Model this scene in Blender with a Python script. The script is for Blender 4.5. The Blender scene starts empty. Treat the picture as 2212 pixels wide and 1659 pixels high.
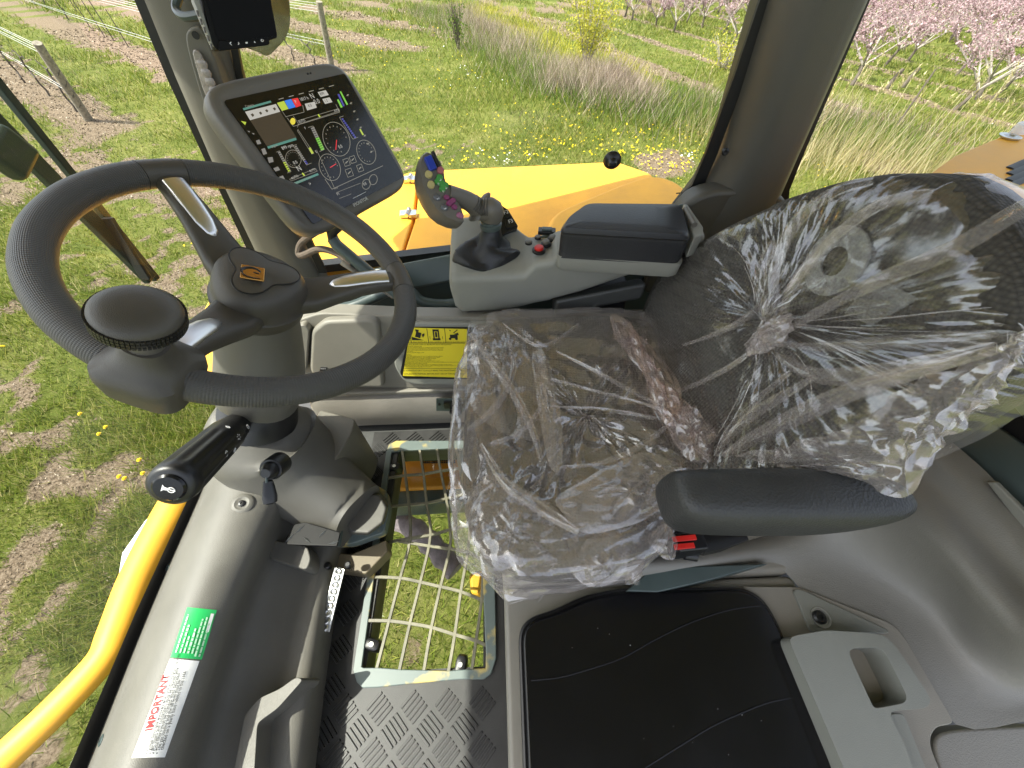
import bpy, bmesh, math, random
import numpy as np
from mathutils import Vector, Matrix, noise as mnoise
from math import sin, cos, pi, radians, sqrt

# ------------------------------------------------------------------ scene, camera, light
scn = bpy.context.scene
COL = scn.collection
H = 1.1                                   # eye above the cab floor (z = 0)
cam_d = bpy.data.cameras.new('camera'); cam = bpy.data.objects.new('camera', cam_d); COL.objects.link(cam)
cam_d.sensor_width = 36; cam_d.lens = 13.507; cam_d.clip_start = 0.02; cam_d.clip_end = 2000
PITCH, YAW = radians(52), radians(2.4)
cam.location = (0, 0, H); cam.rotation_euler = (pi/2 - PITCH, 0, -YAW)
scn.camera = cam
SUN = Vector((0.50, 0.06, -0.85)).normalized()      # the way the light travels
elev = math.asin(-SUN.z)
w = bpy.data.worlds.new('World'); scn.world = w; w.use_nodes = True
nt = w.node_tree; bg = nt.nodes['Background']
sky = nt.nodes.new('ShaderNodeTexSky'); sky.sky_type = 'NISHITA'; sky.sun_disc = False
sky.sun_elevation = elev; sky.ozone_density = .35; sky.dust_density = 3.0; sky.air_density = .85; sky.sun_rotation = math.atan2(-SUN.x, -SUN.y)
hs = nt.nodes.new('ShaderNodeHueSaturation'); hs.inputs['Saturation'].default_value = .5; nt.links.new(sky.outputs[0], hs.inputs['Color']); nt.links.new(hs.outputs[0], bg.inputs[0]); bg.inputs[1].default_value = 0.15
sd = bpy.data.lights.new('sun', 'SUN'); sd.energy = 3.4; sd.angle = radians(0.53); sd.color = (1.0, 0.95, 0.86)
so = bpy.data.objects.new('sun', sd); COL.objects.link(so); so.rotation_euler = SUN.to_track_quat('-Z', 'Y').to_euler(); so.location = (-20, -3, 40)
scn.view_settings.view_transform = 'Standard'; scn.view_settings.look = 'None'
scn.view_settings.gamma = 1; scn.view_settings.use_curve_mapping = False
scn.view_settings.exposure = 1.62
scn.render.engine = 'CYCLES'
scn.cycles.transparent_max_bounces = 24; scn.cycles.max_bounces = 8; scn.cycles.diffuse_bounces = 5
scn.cycles.use_denoising = True

# ------------------------------------------------------------------ measuring: a sight line from the eye meets a plane of the real place
FPX = 830.0
_h = Vector((sin(YAW), cos(YAW), 0)); CR = Vector((cos(YAW), -sin(YAW), 0)); _z = Vector((0, 0, 1))
CF = _h*cos(PITCH) - _z*sin(PITCH); CU = _h*sin(PITCH) + _z*cos(PITCH); EYE = Vector((0, 0, H))
def ray(x, y): return CR*((x-1106)/FPX) - CU*((y-829.5)/FPX) + CF
def Pz(x, y, z): d = ray(x, y); return EYE + d*((z-H)/d.z)
def Py(x, y, Y): d = ray(x, y); return EYE + d*(Y/d.y)
def Px(x, y, X): d = ray(x, y); return EYE + d*(X/d.x)
def Pp(x, y, o, n): d = ray(x, y); return EYE + d*((Vector(o)-EYE).dot(Vector(n))/d.dot(Vector(n)))

# ------------------------------------------------------------------ mesh building
class MB:
    def __init__(s): s.v = []; s.f = []; s.uv = None
    def add(s, vs, fs):
        k = len(s.v); s.v += [tuple(v) for v in vs]; s.f += [tuple(i+k for i in f) for f in fs]; return s
    def hexa(s, p): return s.add(p, [(0,3,2,1),(4,5,6,7),(0,1,5,4),(1,2,6,5),(2,3,7,6),(3,0,4,7)])
    def box(s, lo, hi):
        x0,y0,z0 = lo; x1,y1,z1 = hi
        return s.hexa([(x0,y0,z0),(x1,y0,z0),(x1,y1,z0),(x0,y1,z0),(x0,y0,z1),(x1,y0,z1),(x1,y1,z1),(x0,y1,z1)])
    def obox(s, c, ax, ay, az, sx, sy, sz):
        c = Vector(c); ax, ay, az = Vector(ax).normalized()*sx/2, Vector(ay).normalized()*sy/2, Vector(az).normalized()*sz/2
        return s.hexa([c-ax-ay-az, c+ax-ay-az, c+ax+ay-az, c-ax+ay-az, c-ax-ay+az, c+ax-ay+az, c+ax+ay+az, c-ax+ay+az])
    def prism(s, poly, off):
        off = Vector(off); n = len(poly); P = [Vector(p) for p in poly]
        nm = Vector((0,0,0))
        for i in range(n): nm += P[i].cross(P[(i+1) % n])
        if nm.dot(off) < 0: P.reverse()
        return s.add(P + [p+off for p in P], [tuple(range(n-1,-1,-1)), tuple(range(n,2*n))] + [(i,(i+1)%n,n+(i+1)%n,n+i) for i in range(n)])
    def loft(s, rings, caps=True, closed=True):
        n = len(rings[0]); vs = [p for r in rings for p in r]; fs = []
        for i in range(len(rings)-1):
            for j in range(n if closed else n-1):
                a = i*n+j; b = i*n+(j+1)%n; fs.append((a, b, b+n, a+n))
        if caps: fs += [tuple(range(n-1,-1,-1)), tuple(range((len(rings)-1)*n, len(rings)*n))]
        return s.add(vs, fs)
    def tube(s, pts, r, seg=10, caps=True, flat=None):
        P = [Vector(p) for p in pts]; R = r if isinstance(r, (list, tuple)) else [r]*len(P)
        t0 = (P[1]-P[0]).normalized(); a = Vector((0,0,1)) if abs(t0.z) < .9 else Vector((1,0,0))
        u = t0.cross(a).normalized(); rings = []
        for i, p in enumerate(P):
            t = (P[min(i+1,len(P)-1)] - P[max(i-1,0)]).normalized()
            u = (u - t*u.dot(t)).normalized(); v = t.cross(u)
            fl = flat or (1, 1)
            rings.append([p + u*cos(2*pi*k/seg)*R[i]*fl[0] + v*sin(2*pi*k/seg)*R[i]*fl[1] for k in range(seg)])
        return s.loft(rings, caps)
    def lathe(s, prof, o, ax, seg=32, caps=True):
        o = Vector(o); ax = Vector(ax).normalized(); a = Vector((0,0,1)) if abs(ax.z) < .9 else Vector((1,0,0))
        u = ax.cross(a).normalized(); v = ax.cross(u)
        return s.loft([[o + ax*h + (u*cos(2*pi*k/seg)+v*sin(2*pi*k/seg))*r for k in range(seg)] for r, h in prof], caps)
    def grid(s, fn, nu, nv, u0=0, u1=1, v0=0, v1=1, uv=False):
        vs = []; U = []
        for j in range(nv+1):
            for i in range(nu+1):
                a = u0+(u1-u0)*i/nu; b = v0+(v1-v0)*j/nv; vs.append(fn(a, b)); U.append((a, b))
        k = len(s.v)
        s.add(vs, [(j*(nu+1)+i, j*(nu+1)+i+1, (j+1)*(nu+1)+i+1, (j+1)*(nu+1)+i) for j in range(nv) for i in range(nu)])
        if uv: s.uv = (s.uv or [(0,0)]*k) + U
        return s

WLOC = {}
def link(o, parent=None):
    COL.objects.link(o)
    if parent is not None:
        o.parent = parent; o.location = -WLOC.get(parent.name, Vector((0,0,0)))
    WLOC[o.name] = Vector((0,0,0))
    return o
def tag(o, label=None, cat=None, group=None, kind=None):
    for k, v in (('label',label),('category',cat),('group',group),('kind',kind)):
        if v: o[k] = v
    return o
def thing(name, loc, label, cat, group=None, kind=None):
    o = bpy.data.objects.new(name, None); COL.objects.link(o); o.location = loc; o.empty_display_size = .05
    WLOC[o.name] = Vector(loc); return tag(o, label, cat, group, kind)
def mesh_of(name, mb, ang=35, smooth=True):
    me = bpy.data.meshes.new(name); me.from_pydata([tuple(v) for v in mb.v], [], mb.f)
    if mb.uv:
        L = me.uv_layers.new(name='UVMap'); idx = np.empty(len(me.loops), dtype=np.int32); me.loops.foreach_get('vertex_index', idx)
        L.data.foreach_set('uv', np.array(mb.uv, dtype=np.float32)[idx].ravel())
    bm = bmesh.new(); bm.from_mesh(me); bmesh.ops.recalc_face_normals(bm, faces=bm.faces); bm.to_mesh(me); bm.free()
    if smooth:
        me.shade_smooth()
        if ang: me.set_sharp_from_angle(angle=radians(ang))
    return me
def obj(name, mb, mat, parent=None, bevel=0, seg=2, ang=35, smooth=True, sub=0, solid=0):
    me = mb if isinstance(mb, bpy.types.Mesh) else mesh_of(name, mb, ang if not bevel else 0, smooth)
    if mat and not me.materials: me.materials.append(mat)
    o = link(bpy.data.objects.new(name, me), parent)
    if solid:
        m = o.modifiers.new('solid', 'SOLIDIFY'); m.thickness = solid; m.offset = 0
    if bevel:
        m = o.modifiers.new('bevel', 'BEVEL'); m.width = bevel; m.segments = seg; m.limit_method = 'ANGLE'; m.angle_limit = radians(30); m.harden_normals = True
    if sub:
        m = o.modifiers.new('sub', 'SUBSURF'); m.levels = sub; m.render_levels = sub
    return o
def struct(name, mb, mat, label=None, **k): return tag(obj(name, mb, mat, None, **k), label, None, None, 'structure')
def text(body, size, o, ax, ay, mat, parent, align='LEFT', name='lettering', space=1.0, xs=1.0, line=1.0, ext=.00015, bold=0):
    c = bpy.data.curves.new(name, 'FONT'); c.body = body; c.size = size; c.align_x = align; c.space_character = space; c.space_line = line; c.extrude = ext
    c.resolution_u = 2; c.offset = bold
    tmp = bpy.data.objects.new('tmp', c); me = bpy.data.meshes.new_from_object(tmp); bpy.data.objects.remove(tmp); bpy.data.curves.remove(c)
    ax = Vector(ax).normalized(); ay = Vector(ay); ay = (ay-ax*ay.dot(ax)).normalized(); az = ax.cross(ay)
    Mx = Matrix((ax*xs, ay, az)).transposed().to_4x4(); Mx.translation = Vector(o); me.transform(Mx); me.name = name; me.materials.clear(); me.materials.append(mat)
    return link(bpy.data.objects.new(name, me), parent)
from mathutils.bvhtree import BVHTree
def bvh_of(mb): return BVHTree.FromPolygons([Vector(v) for v in mb.v], mb.f)
def conform(o, tree, n, off):
    """lay a thin flat thing onto a curved surface along -n"""
    for v in o.data.vertices:
        w = Vector(v.co); h = tree.ray_cast(w+n*.2, -n)
        if h[0] is not None: v.co = h[0]+n*off
def superring(c, ux, uy, rx, ry, n=24, e=2.6):
    c = Vector(c); ux = Vector(ux); uy = Vector(uy); out = []
    for k in range(n):
        a = 2*pi*k/n; ca, sa = cos(a), sin(a)
        out.append(c + ux*rx*math.copysign(abs(ca)**(2/e), ca) + uy*ry*math.copysign(abs(sa)**(2/e), sa))
    return out
def smooth_path(P, n=8):
    P = [Vector(p) for p in P]; out = []
    for i in range(len(P)-1):
        a = P[max(i-1,0)]; b = P[i]; c = P[i+1]; d = P[min(i+2,len(P)-1)]
        for k in range(n):
            t = k/n; out.append(.5*((2*b)+(c-a)*t+(2*a-5*b+4*c-d)*t*t+(3*b-a-3*c+d)*t**3))
    return out + [P[-1]]
def rpoly(P, r, n=4):
    """round the corners of a closed polygon of 3D points"""
    P = [Vector(p) for p in P]; out = []; m = len(P)
    for i in range(m):
        a, b, c = P[i-1], P[i], P[(i+1) % m]
        rr = r[i] if isinstance(r, (list, tuple)) else r
        d1 = min(rr, (a-b).length*.45); d2 = min(rr, (c-b).length*.45)
        p1 = b+(a-b).normalized()*d1; p2 = b+(c-b).normalized()*d2
        for k in range(n+1):
            t = k/n; out.append(p1*(1-t)**2 + b*2*t*(1-t) + p2*t*t)
    return out

# ------------------------------------------------------------------ materials
def mat_new(name):
    m = bpy.data.materials.new(name); m.use_nodes = True; return m, m.node_tree.nodes, m.node_tree.links
def N(nt, t, **k):
    n = nt.new(t)
    for a, b in k.items(): setattr(n, a, b)
    return n
def plastic(name, col, rough=.5, grain=0.0, gscale=900, var=.12, vscale=6, metal=0, coat=0, spec=.5, dust=0):
    m, nd, lk = mat_new(name); b = nd['Principled BSDF']
    b.inputs['Roughness'].default_value = rough; b.inputs['Metallic'].default_value = metal
    b.inputs['Specular IOR Level'].default_value = spec; b.inputs['Coat Weight'].default_value = coat; b.inputs['Coat Roughness'].default_value = .08
    tc = N(nd, 'ShaderNodeTexCoord'); nz = N(nd, 'ShaderNodeTexNoise'); nz.inputs['Scale'].default_value = vscale; nz.inputs['Detail'].default_value = 8; nz.inputs['Roughness'].default_value = .65
    lk.new(tc.outputs['Object'], nz.inputs['Vector'])
    rp = N(nd, 'ShaderNodeValToRGB'); c = Vector(col)
    rp.color_ramp.elements[0].position = .3; rp.color_ramp.elements[1].position = .7
    rp.color_ramp.elements[0].color = (*(c*(1-var)), 1); rp.color_ramp.elements[1].color = (*[min(1, x*(1+var)+dust) for x in c], 1)
    lk.new(nz.outputs['Fac'], rp.inputs['Fac']); lk.new(rp.outputs[0], b.inputs['Base Color'])
    mr = N(nd, 'ShaderNodeMapRange'); mr.inputs['To Min'].default_value = max(.03, rough-.1); mr.inputs['To Max'].default_value = min(1, rough+.12)
    lk.new(nz.outputs['Fac'], mr.inputs['Value']); lk.new(mr.outputs[0], b.inputs['Roughness'])
    if grain:
        n2 = N(nd, 'ShaderNodeTexVoronoi'); n2.inputs['Scale'].default_value = gscale; lk.new(tc.outputs['Object'], n2.inputs['Vector'])
        bp = N(nd, 'ShaderNodeBump'); bp.inputs['Strength'].default_value = grain; bp.inputs['Distance'].default_value = .0006
        lk.new(n2.outputs['Distance'], bp.inputs['Height']); lk.new(bp.outputs[0], b.inputs['Normal'])
    return m
def emit(name, col, s=1.0):
    m, nd, lk = mat_new(name); b = nd['Principled BSDF']; b.inputs['Base Color'].default_value = (0.01,.01,.01,1); b.inputs['Roughness'].default_value = .12
    b.inputs['Emission Color'].default_value = (*col, 1); b.inputs['Emission Strength'].default_value = s; return m
def glass(name, tint, refl=1.0):
    m, nd, lk = mat_new(name); nd.remove(nd['Principled BSDF']); out = nd['Material Output']
    t = N(nd, 'ShaderNodeBsdfTransparent'); t.inputs[0].default_value = (*tint, 1)
    g = N(nd, 'ShaderNodeBsdfGlossy'); g.inputs['Roughness'].default_value = .02
    f = N(nd, 'ShaderNodeLayerWeight'); pw = N(nd, 'ShaderNodeMath', operation='POWER'); pw.inputs[1].default_value = 5; lk.new(f.outputs['Facing'], pw.inputs[0])
    mu = N(nd, 'ShaderNodeMath', operation='MULTIPLY_ADD'); mu.inputs[1].default_value = .8*refl; mu.inputs[2].default_value = .03*refl
    lk.new(pw.outputs[0], mu.inputs[0]); mx = N(nd, 'ShaderNodeMixShader')
    lk.new(mu.outputs[0], mx.inputs[0]); lk.new(t.outputs[0], mx.inputs[1]); lk.new(g.outputs[0], mx.inputs[2]); lk.new(mx.outputs[0], out.inputs[0]); return m

M = {}
M['shell'] = plastic('shell_plastic', (.205,.192,.160), .5, .35, 700, .10, 5)
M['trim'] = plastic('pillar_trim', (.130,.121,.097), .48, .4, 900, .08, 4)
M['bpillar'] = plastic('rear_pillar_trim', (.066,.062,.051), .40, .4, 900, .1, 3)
M['trimdark'] = plastic('dark_trim', (.05,.052,.05), .45, .3, 900, .08, 4)
M['console'] = plastic('console_plastic', (.235,.236,.208), .46, .3, 900, .06, 5)
M['wheel'] = plastic('wheel_plastic', (.058,.052,.042), .46, .3, 1100, .08, 8)
M['column'] = plastic('column_plastic', (.105,.100,.088), .48, .25, 1000, .08, 5)
M['black'] = plastic('black_plastic', (.010,.010,.011), .35, .2, 1000, .2, 9)
M['blackgloss'] = plastic('gloss_black', (.005,.005,.006), .17, 0, 1, .2, 6, spec=.3)
M['leather'] = plastic('black_leather', (.014,.015,.018), .42, .6, 420, .15, 8)
M['foam'] = plastic('armrest_foam', (.026,.027,.027), .5, 1.0, 330, .25, 9)
M['rubber'] = plastic('mat_rubber', (.014,.0138,.013), .45, .3, 600, .5, 11, dust=.012)
M['frit'] = plastic('glass_frit', (.006,.006,.006), .5)
M['steel'] = plastic('teal_steel', (.055,.075,.072), .35, 0, 1, .15, 6)
M['zinc'] = plastic('zinc_steel', (.55,.56,.55), .3, .3, 300, .2, 30, metal=.9)
M['chrome'] = plastic('satin_chrome', (.66,.66,.66), .32, 0, 1, .03, 5, metal=1)
M['yellow'] = plastic('yellow_paint', (.78,.39,.035), .48, 0, 1, .13, 4, spec=.3)
M['orange'] = plastic('orange_paint', (.52,.22,.02), .35, 0, 1, .2, 7)
M['white'] = plastic('white_vinyl', (.78,.78,.76), .4, 0, 1, .03, 5)
M['green'] = plastic('green_vinyl', (.02,.40,.10), .4, 0, 1, .03, 5)
M['signyellow'] = plastic('sign_yellow', (.80,.66,.03), .45, 0, 1, .04, 9)
M['ink'] = plastic('ink', (.012,.012,.01), .6)
M['redink'] = plastic('red_ink', (.6,.03,.03), .6)
M['whiteink'] = plastic('white_ink', (.75,.75,.75), .6)
M['palegreen'] = plastic('pale_green_ink', (.45,.72,.5), .6)
M['red'] = plastic('red_plastic', (.55,.02,.015), .35)
M['rear'] = plastic('rear_trim', (.180,.174,.153), .5, .5, 480, .06, 4)
M['handle'] = plastic('handle_plastic', (.185,.19,.165), .42, .3, 800, .06, 6)
M['monitor'] = plastic('monitor_plastic', (.118,.108,.090), .42, .2, 1200, .05, 6)
M['glass'] = glass('window_glass', (.95,.97,.95), .8)
M['wood'] = plastic('weathered_wood', (.25,.215,.165), .9, 1.0, 45, .5, 22)
M['bark'] = plastic('orchard_bark', (.13,.105,.085), .9, .8, 60, .4, 6)
M['sunpale_bark'] = plastic('sunpale_twigs', (.31,.275,.235), .85, .5, 60, .3, 5)  # pale tone paints sunlight onto the orchard limbs; shrub stems share it
M['wire'] = plastic('galvanised_wire', (.50,.50,.48), .45, 0, 1, .1, 4, metal=.3)
M['vine'] = plastic('vine_wood', (.075,.06,.05), .9, .5, 80, .3, 12)
# ------------------------------------------------------------------ the land outside
rng = np.random.default_rng(7); random.seed(7)
_lat = rng.random((256, 256))
def vnoise(x, y):
    xi = np.floor(x).astype(int); yi = np.floor(y).astype(int); fx = x-xi; fy = y-yi
    fx = fx*fx*(3-2*fx); fy = fy*fy*(3-2*fy)
    a = _lat[xi % 256, yi % 256]; b = _lat[(xi+1) % 256, yi % 256]; c = _lat[xi % 256, (yi+1) % 256]; d = _lat[(xi+1) % 256, (yi+1) % 256]
    return (a*(1-fx)+b*fx)*(1-fy) + (c*(1-fx)+d*fx)*fy
def fbm(x, y, o=4):
    t = 0; a = .5; n = 0
    for i in range(o): t = t + a*vnoise(x*2**i+17*i, y*2**i+31*i); n += a; a *= .5
    return t/n
GZ = -2.1
def gz0(x, y):
    u = .6*x+.8*y-11.0
    return GZ - .05*(np.sqrt(u*u+4)+u)*.5
def gz(x, y): return gz0(x, y) + (fbm(x*.7, y*.7, 3)-.5)*.10 + (fbm(x*6, y*6, 2)-.5)*.03
def ss(a, b, x): t = np.clip((x-a)/(b-a), 0, 1); return t*t*(3-2*t)
def soil_mask(x, y):
    v = .646*x+.763*y; al = -.75*x+.66*y
    n1 = fbm(x*1.3, y*1.3, 4); n2 = fbm(x*.45+9, y*.45+3, 3); n3 = fbm(x*4.5+40, y*4.5, 4)
    d = np.abs((v-2.06+1.525) % 3.05 - 1.525)
    vine = (1-ss(.30, .95, d + (n1-.5)*.9 + (n3-.5)*.8)) * ss(11.6, 13.2, al + (n2-.5)*3)
    bare = ss(.50, .63, n2*.26+n1*.30+n3*.44 + np.clip((-x-2.2)*.035, -.05, .035)) * ss(1.2, -.8, x) * ss(11.5, 8, y) * .95
    wv = .954*x+.3*y
    o = np.abs((wv-12.0+1.3) % 2.6 - 1.3)
    orch = (1-ss(.12, .42, o + (n1-.5)*.5)) * ss(10.6, 11.4, wv) * .85
    path = (1-ss(.25, .7, np.abs(wv-9.4 + (n2-.5)*1.0) + (n3-.5)*.5)) * ss(8.2, 8.8, wv) * .8
    spot = (1-ss(.3, .8, np.hypot((x-3.3)/1.2, y-7.9)+(n1-.5)))
    return np.clip(np.maximum.reduce([vine, bare, orch, path, spot]), 0, 1)
def axis(a, b, s, far):
    c = list(np.arange(a, b+1e-6, s)); k = s
    lo = [a]; hi = [b]
    while hi[-1] < far: k *= 1.25; hi.append(hi[-1]+k); lo.append(lo[-1]-k)
    return np.array(lo[1:][::-1] + c + hi[1:])
gx = axis(-15, 13, .085, 900); gy = axis(-1, 19, .085, 900)
XX, YY = np.meshgrid(gx, gy); ZZ = gz(XX, YY)
V = np.stack([XX, YY, ZZ], -1).reshape(-1, 3); ny, nx = XX.shape
ii = (np.arange(ny-1)[:, None]*nx + np.arange(nx-1)[None, :]).ravel()
Fq = np.stack([ii, ii+1, ii+nx+1, ii+nx], -1)
me = bpy.data.meshes.new('ground'); me.from_pydata(V, [], Fq) if False else None
def np_mesh(name, V, F):
    me = bpy.data.meshes.new(name); n = len(F); k = F.shape[1]
    me.vertices.add(len(V)); me.vertices.foreach_set('co', np.asarray(V, np.float32).ravel())
    me.loops.add(n*k); me.loops.foreach_set('vertex_index', np.asarray(F, np.int32).ravel())
    me.polygons.add(n); me.polygons.foreach_set('loop_start', np.arange(n, dtype=np.int32)*k)
    me.update(calc_edges=True); me.validate(); return me
me = np_mesh('ground', V, Fq)
at = me.attributes.new('soil', 'FLOAT', 'POINT'); at.data.foreach_set('value', soil_mask(XX, YY).ravel().astype(np.float32)); me.shade_smooth()

def ground_mat():
    m, nd, lk = mat_new('ground'); b = nd['Principled BSDF']; b.inputs['Roughness'].default_value = .95; b.inputs['Specular IOR Level'].default_value = .1
    tc = N(nd, 'ShaderNodeTexCoord'); a = N(nd, 'ShaderNodeAttribute', attribute_name='soil')
    def nz(sc, det=8, ro=.65):
        n = N(nd, 'ShaderNodeTexNoise'); n.inputs['Scale'].default_value = sc; n.inputs['Detail'].default_value = det; n.inputs['Roughness'].default_value = ro; lk.new(tc.outputs['Object'], n.inputs['Vector']); return n
    def ramp(src, stops):
        r = N(nd, 'ShaderNodeValToRGB'); e = r.color_ramp.elements
        e[0].position, e[0].color = stops[0][0], (*stops[0][1], 1); e[1].position, e[1].color = stops[-1][0], (*stops[-1][1], 1)
        for p, c in stops[1:-1]: q = e.new(p); q.color = (*c, 1)
        lk.new(src, r.inputs[0]); return r
    g1 = nz(1.1, 6); g2 = nz(26, 8, .75); s2 = nz(34, 10, .8); s1 = nz(2.0, 5)
    mixg = N(nd, 'ShaderNodeMath', operation='MULTIPLY_ADD'); mixg.inputs[1].default_value = .45
    lk.new(g2.outputs[0], mixg.inputs[0])
    hf = N(nd, 'ShaderNodeMath', operation='MULTIPLY'); hf.inputs[1].default_value = .55; lk.new(g1.outputs[0], hf.inputs[0]); lk.new(hf.outputs[0], mixg.inputs[2])
    gr = ramp(mixg.outputs[0], [(.33, (.050,.070,.012)), (.46, (.105,.130,.024)), (.57, (.17,.18,.048)), (.70, (.27,.24,.10))])
    so_ = ramp(s2.outputs[0], [(.32, (.035,.026,.016)), (.43, (.13,.095,.062)), (.54, (.255,.195,.135)), (.72, (.40,.33,.25))])
    mk = N(nd, 'ShaderNodeMath', operation='ADD'); sc_ = N(nd, 'ShaderNodeMath', operation='MULTIPLY_ADD'); sc_.inputs[1].default_value = .9; sc_.inputs[2].default_value = -.45
    lk.new(g2.outputs[0], sc_.inputs[0]); lk.new(a.outputs['Fac'], mk.inputs[0]); lk.new(sc_.outputs[0], mk.inputs[1])
    st = N(nd, 'ShaderNodeMapRange', interpolation_type='SMOOTHSTEP'); st.inputs['From Min'].default_value = .3; st.inputs['From Max'].default_value = .6; lk.new(mk.outputs[0], st.inputs['Value'])
    mx = N(nd, 'ShaderNodeMix', data_type='RGBA'); lk.new(st.outputs[0], mx.inputs['Factor']); lk.new(gr.outputs[0], mx.inputs[6]); lk.new(so_.outputs[0], mx.inputs[7]); lk.new(mx.outputs[2], b.inputs['Base Color'])
    bp = N(nd, 'ShaderNodeBump'); bp.inputs['Strength'].default_value = .9; bp.inputs['Distance'].default_value = .05; lk.new(s2.outputs[0], bp.inputs['Height']); lk.new(bp.outputs[0], b.inputs['Normal'])
    return m
gob = obj('ground', me, ground_mat()); tag(gob, 'field of mown grass with bare soil strips under the rows', None, None, 'structure')

def leaf_mat(name, stops, trans=.35, rough=.6):
    m, nd, lk = mat_new(name); b = nd['Principled BSDF']; out = nd['Material Output']
    b.inputs['Roughness'].default_value = rough; b.inputs['Specular IOR Level'].default_value = .25
    g = N(nd, 'ShaderNodeNewGeometry'); r = N(nd, 'ShaderNodeValToRGB'); e = r.color_ramp.elements
    e[0].position, e[0].color = stops[0][0], (*stops[0][1], 1); e[1].position, e[1].color = stops[-1][0], (*stops[-1][1], 1)
    for p, c in stops[1:-1]: q = e.new(p); q.color = (*c, 1)
    lk.new(g.outputs['Random Per Island'], r.inputs[0]); lk.new(r.outputs[0], b.inputs['Base Color'])
    t = N(nd, 'ShaderNodeBsdfTranslucent'); lk.new(r.outputs[0], t.inputs[0]); mx = N(nd, 'ShaderNodeMixShader'); mx.inputs[0].default_value = trans
    lk.new(b.outputs[0], mx.inputs[1]); lk.new(t.outputs[0], mx.inputs[2]); lk.new(mx.outputs[0], out.inputs[0]); return m
M['grass'] = leaf_mat('grass_blades', [(0,(.060,.095,.010)), (.3,(.125,.175,.018)), (.62,(.19,.225,.030)), (.84,(.27,.26,.06)), (1,(.42,.36,.17))])
M['drystem'] = leaf_mat('dry_stems', [(0,(.14,.10,.07)), (.4,(.28,.21,.155)), (.75,(.42,.335,.265)), (1,(.54,.45,.37))], .2)
M['reed'] = leaf_mat('pale_reeds', [(0,(.26,.22,.08)), (.5,(.44,.38,.19)), (1,(.60,.53,.33))], .25)
M['yleaf'] = leaf_mat('yellow_green_leaves', [(0,(.24,.25,.02)), (.5,(.42,.40,.04)), (1,(.58,.52,.08))], .4)
M['dandelion'] = leaf_mat('dandelion_petals', [(0,(.75,.52,.01)), (1,(.85,.66,.03))], .3)
M['blossom'] = leaf_mat('peach_blossom', [(0,(.17,.10,.10)), (.3,(.36,.225,.25)), (.7,(.50,.345,.375)), (1,(.64,.50,.52))], .35)
M['whitefl'] = leaf_mat('white_flowers', [(0,(.7,.7,.68)), (1,(.85,.85,.82))], .3)
M['weed'] = leaf_mat('tall_green_weeds', [(0,(.05,.10,.012)), (.5,(.12,.19,.025)), (1,(.22,.28,.05))], .4)

def blades(px, py, h, wd, lean, name, mat, tip=.0):
    n = len(px); z = gz(px, py)-.01; a = rng.random(n)*2*pi; b = rng.random(n)*2*pi
    dx, dy = np.cos(a)*wd, np.sin(a)*wd; lx, ly = np.cos(b)*lean*h, np.sin(b)*lean*h
    V = np.empty((n, 3, 3)); V[:,0] = np.stack([px-dx, py-dy, z], -1); V[:,1] = np.stack([px+dx, py+dy, z], -1); V[:,2] = np.stack([px+lx, py+ly, z+h], -1)
    o = obj(name, np_mesh(name, V.reshape(-1,3), np.arange(3*n).reshape(n,3)), mat); return o
def polar(n, r0, r1, a0, a1, p=1.0):
    r = r0*(r1/r0)**(rng.random(n)**p); a = radians(a0)+radians(a1-a0)*rng.random(n); return np.sin(a)*r, np.cos(a)*r, r
x1, y1, r1_ = polar(400000, 2.3, 34, -86, 66, .9)
x2 = rng.uniform(-3.6, 1.2, 30000); y2 = rng.uniform(-1.2, 2.5, 30000)
x = np.r_[x1, x2]; y = np.r_[y1, y2]; r = np.r_[r1_, np.full(30000, 2.8)]
keep = rng.random(len(x)) > soil_mask(x, y)*1.05-.02 ; keep &= fbm(x*1.1+5, y*1.1, 3) + rng.random(len(x))*.5 > .42
x, y, r = x[keep], y[keep], r[keep]
tall = ss(.42, .65, fbm(x*.5+50, y*.5+8, 3))
hh = (.022+.038*rng.random(len(x)))*(1+1.2*tall)*(1+r*.035)
gx_, gy_, gr_ = x, y, r
tag(blades(x, y, hh, .0024+.0011*r*.6, .85, 'grass', M['grass']), 'mown yellow green grass on the headland', None, None, 'stuff')

M['clod'] = leaf_mat('soil_clods', [(0,(.05,.037,.024)), (.35,(.17,.13,.088)), (.7,(.32,.25,.175)), (1,(.47,.40,.31))], 0, .95)
xs_, ys_, rs_ = polar(420000, 2.3, 26, -86, 66, .85); k_ = rng.random(len(xs_)) < soil_mask(xs_, ys_)*.85; xs_, ys_, rs_ = xs_[k_], ys_[k_], rs_[k_]
tag(blades(xs_, ys_, rng.uniform(.006,.02,len(xs_))*(1+.05*rs_), .006+.0018*rs_, 1.2, 'soil_crumbs', M['clod']), 'crumbled pale soil on the bare strips', None, None, 'stuff')
def at_ground(px, py):
    d = ray(px, py); t = 0
    p = EYE + d*((-2.1-H)/d.z)
    for i in range(30):
        z = float(gz0(np.array(p.x), np.array(p.y))); p = EYE + d*((z-H)/d.z)
    return p
def discs(px, py, rad, hgt, name, mat):
    n = len(px); z = gz(px, py)+hgt; K = 6; V = np.empty((n, K, 3)); tx = rng.normal(0, .35, n); ty = rng.normal(0, .35, n)
    for k in range(K):
        a = 2*pi*k/K; V[:,k] = np.stack([px+np.cos(a)*rad, py+np.sin(a)*rad, z+(np.cos(a)*tx+np.sin(a)*ty)*rad], -1)
    return obj(name, np_mesh(name, V.reshape(-1,3), np.arange(K*n).reshape(n,K)), mat)
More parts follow.
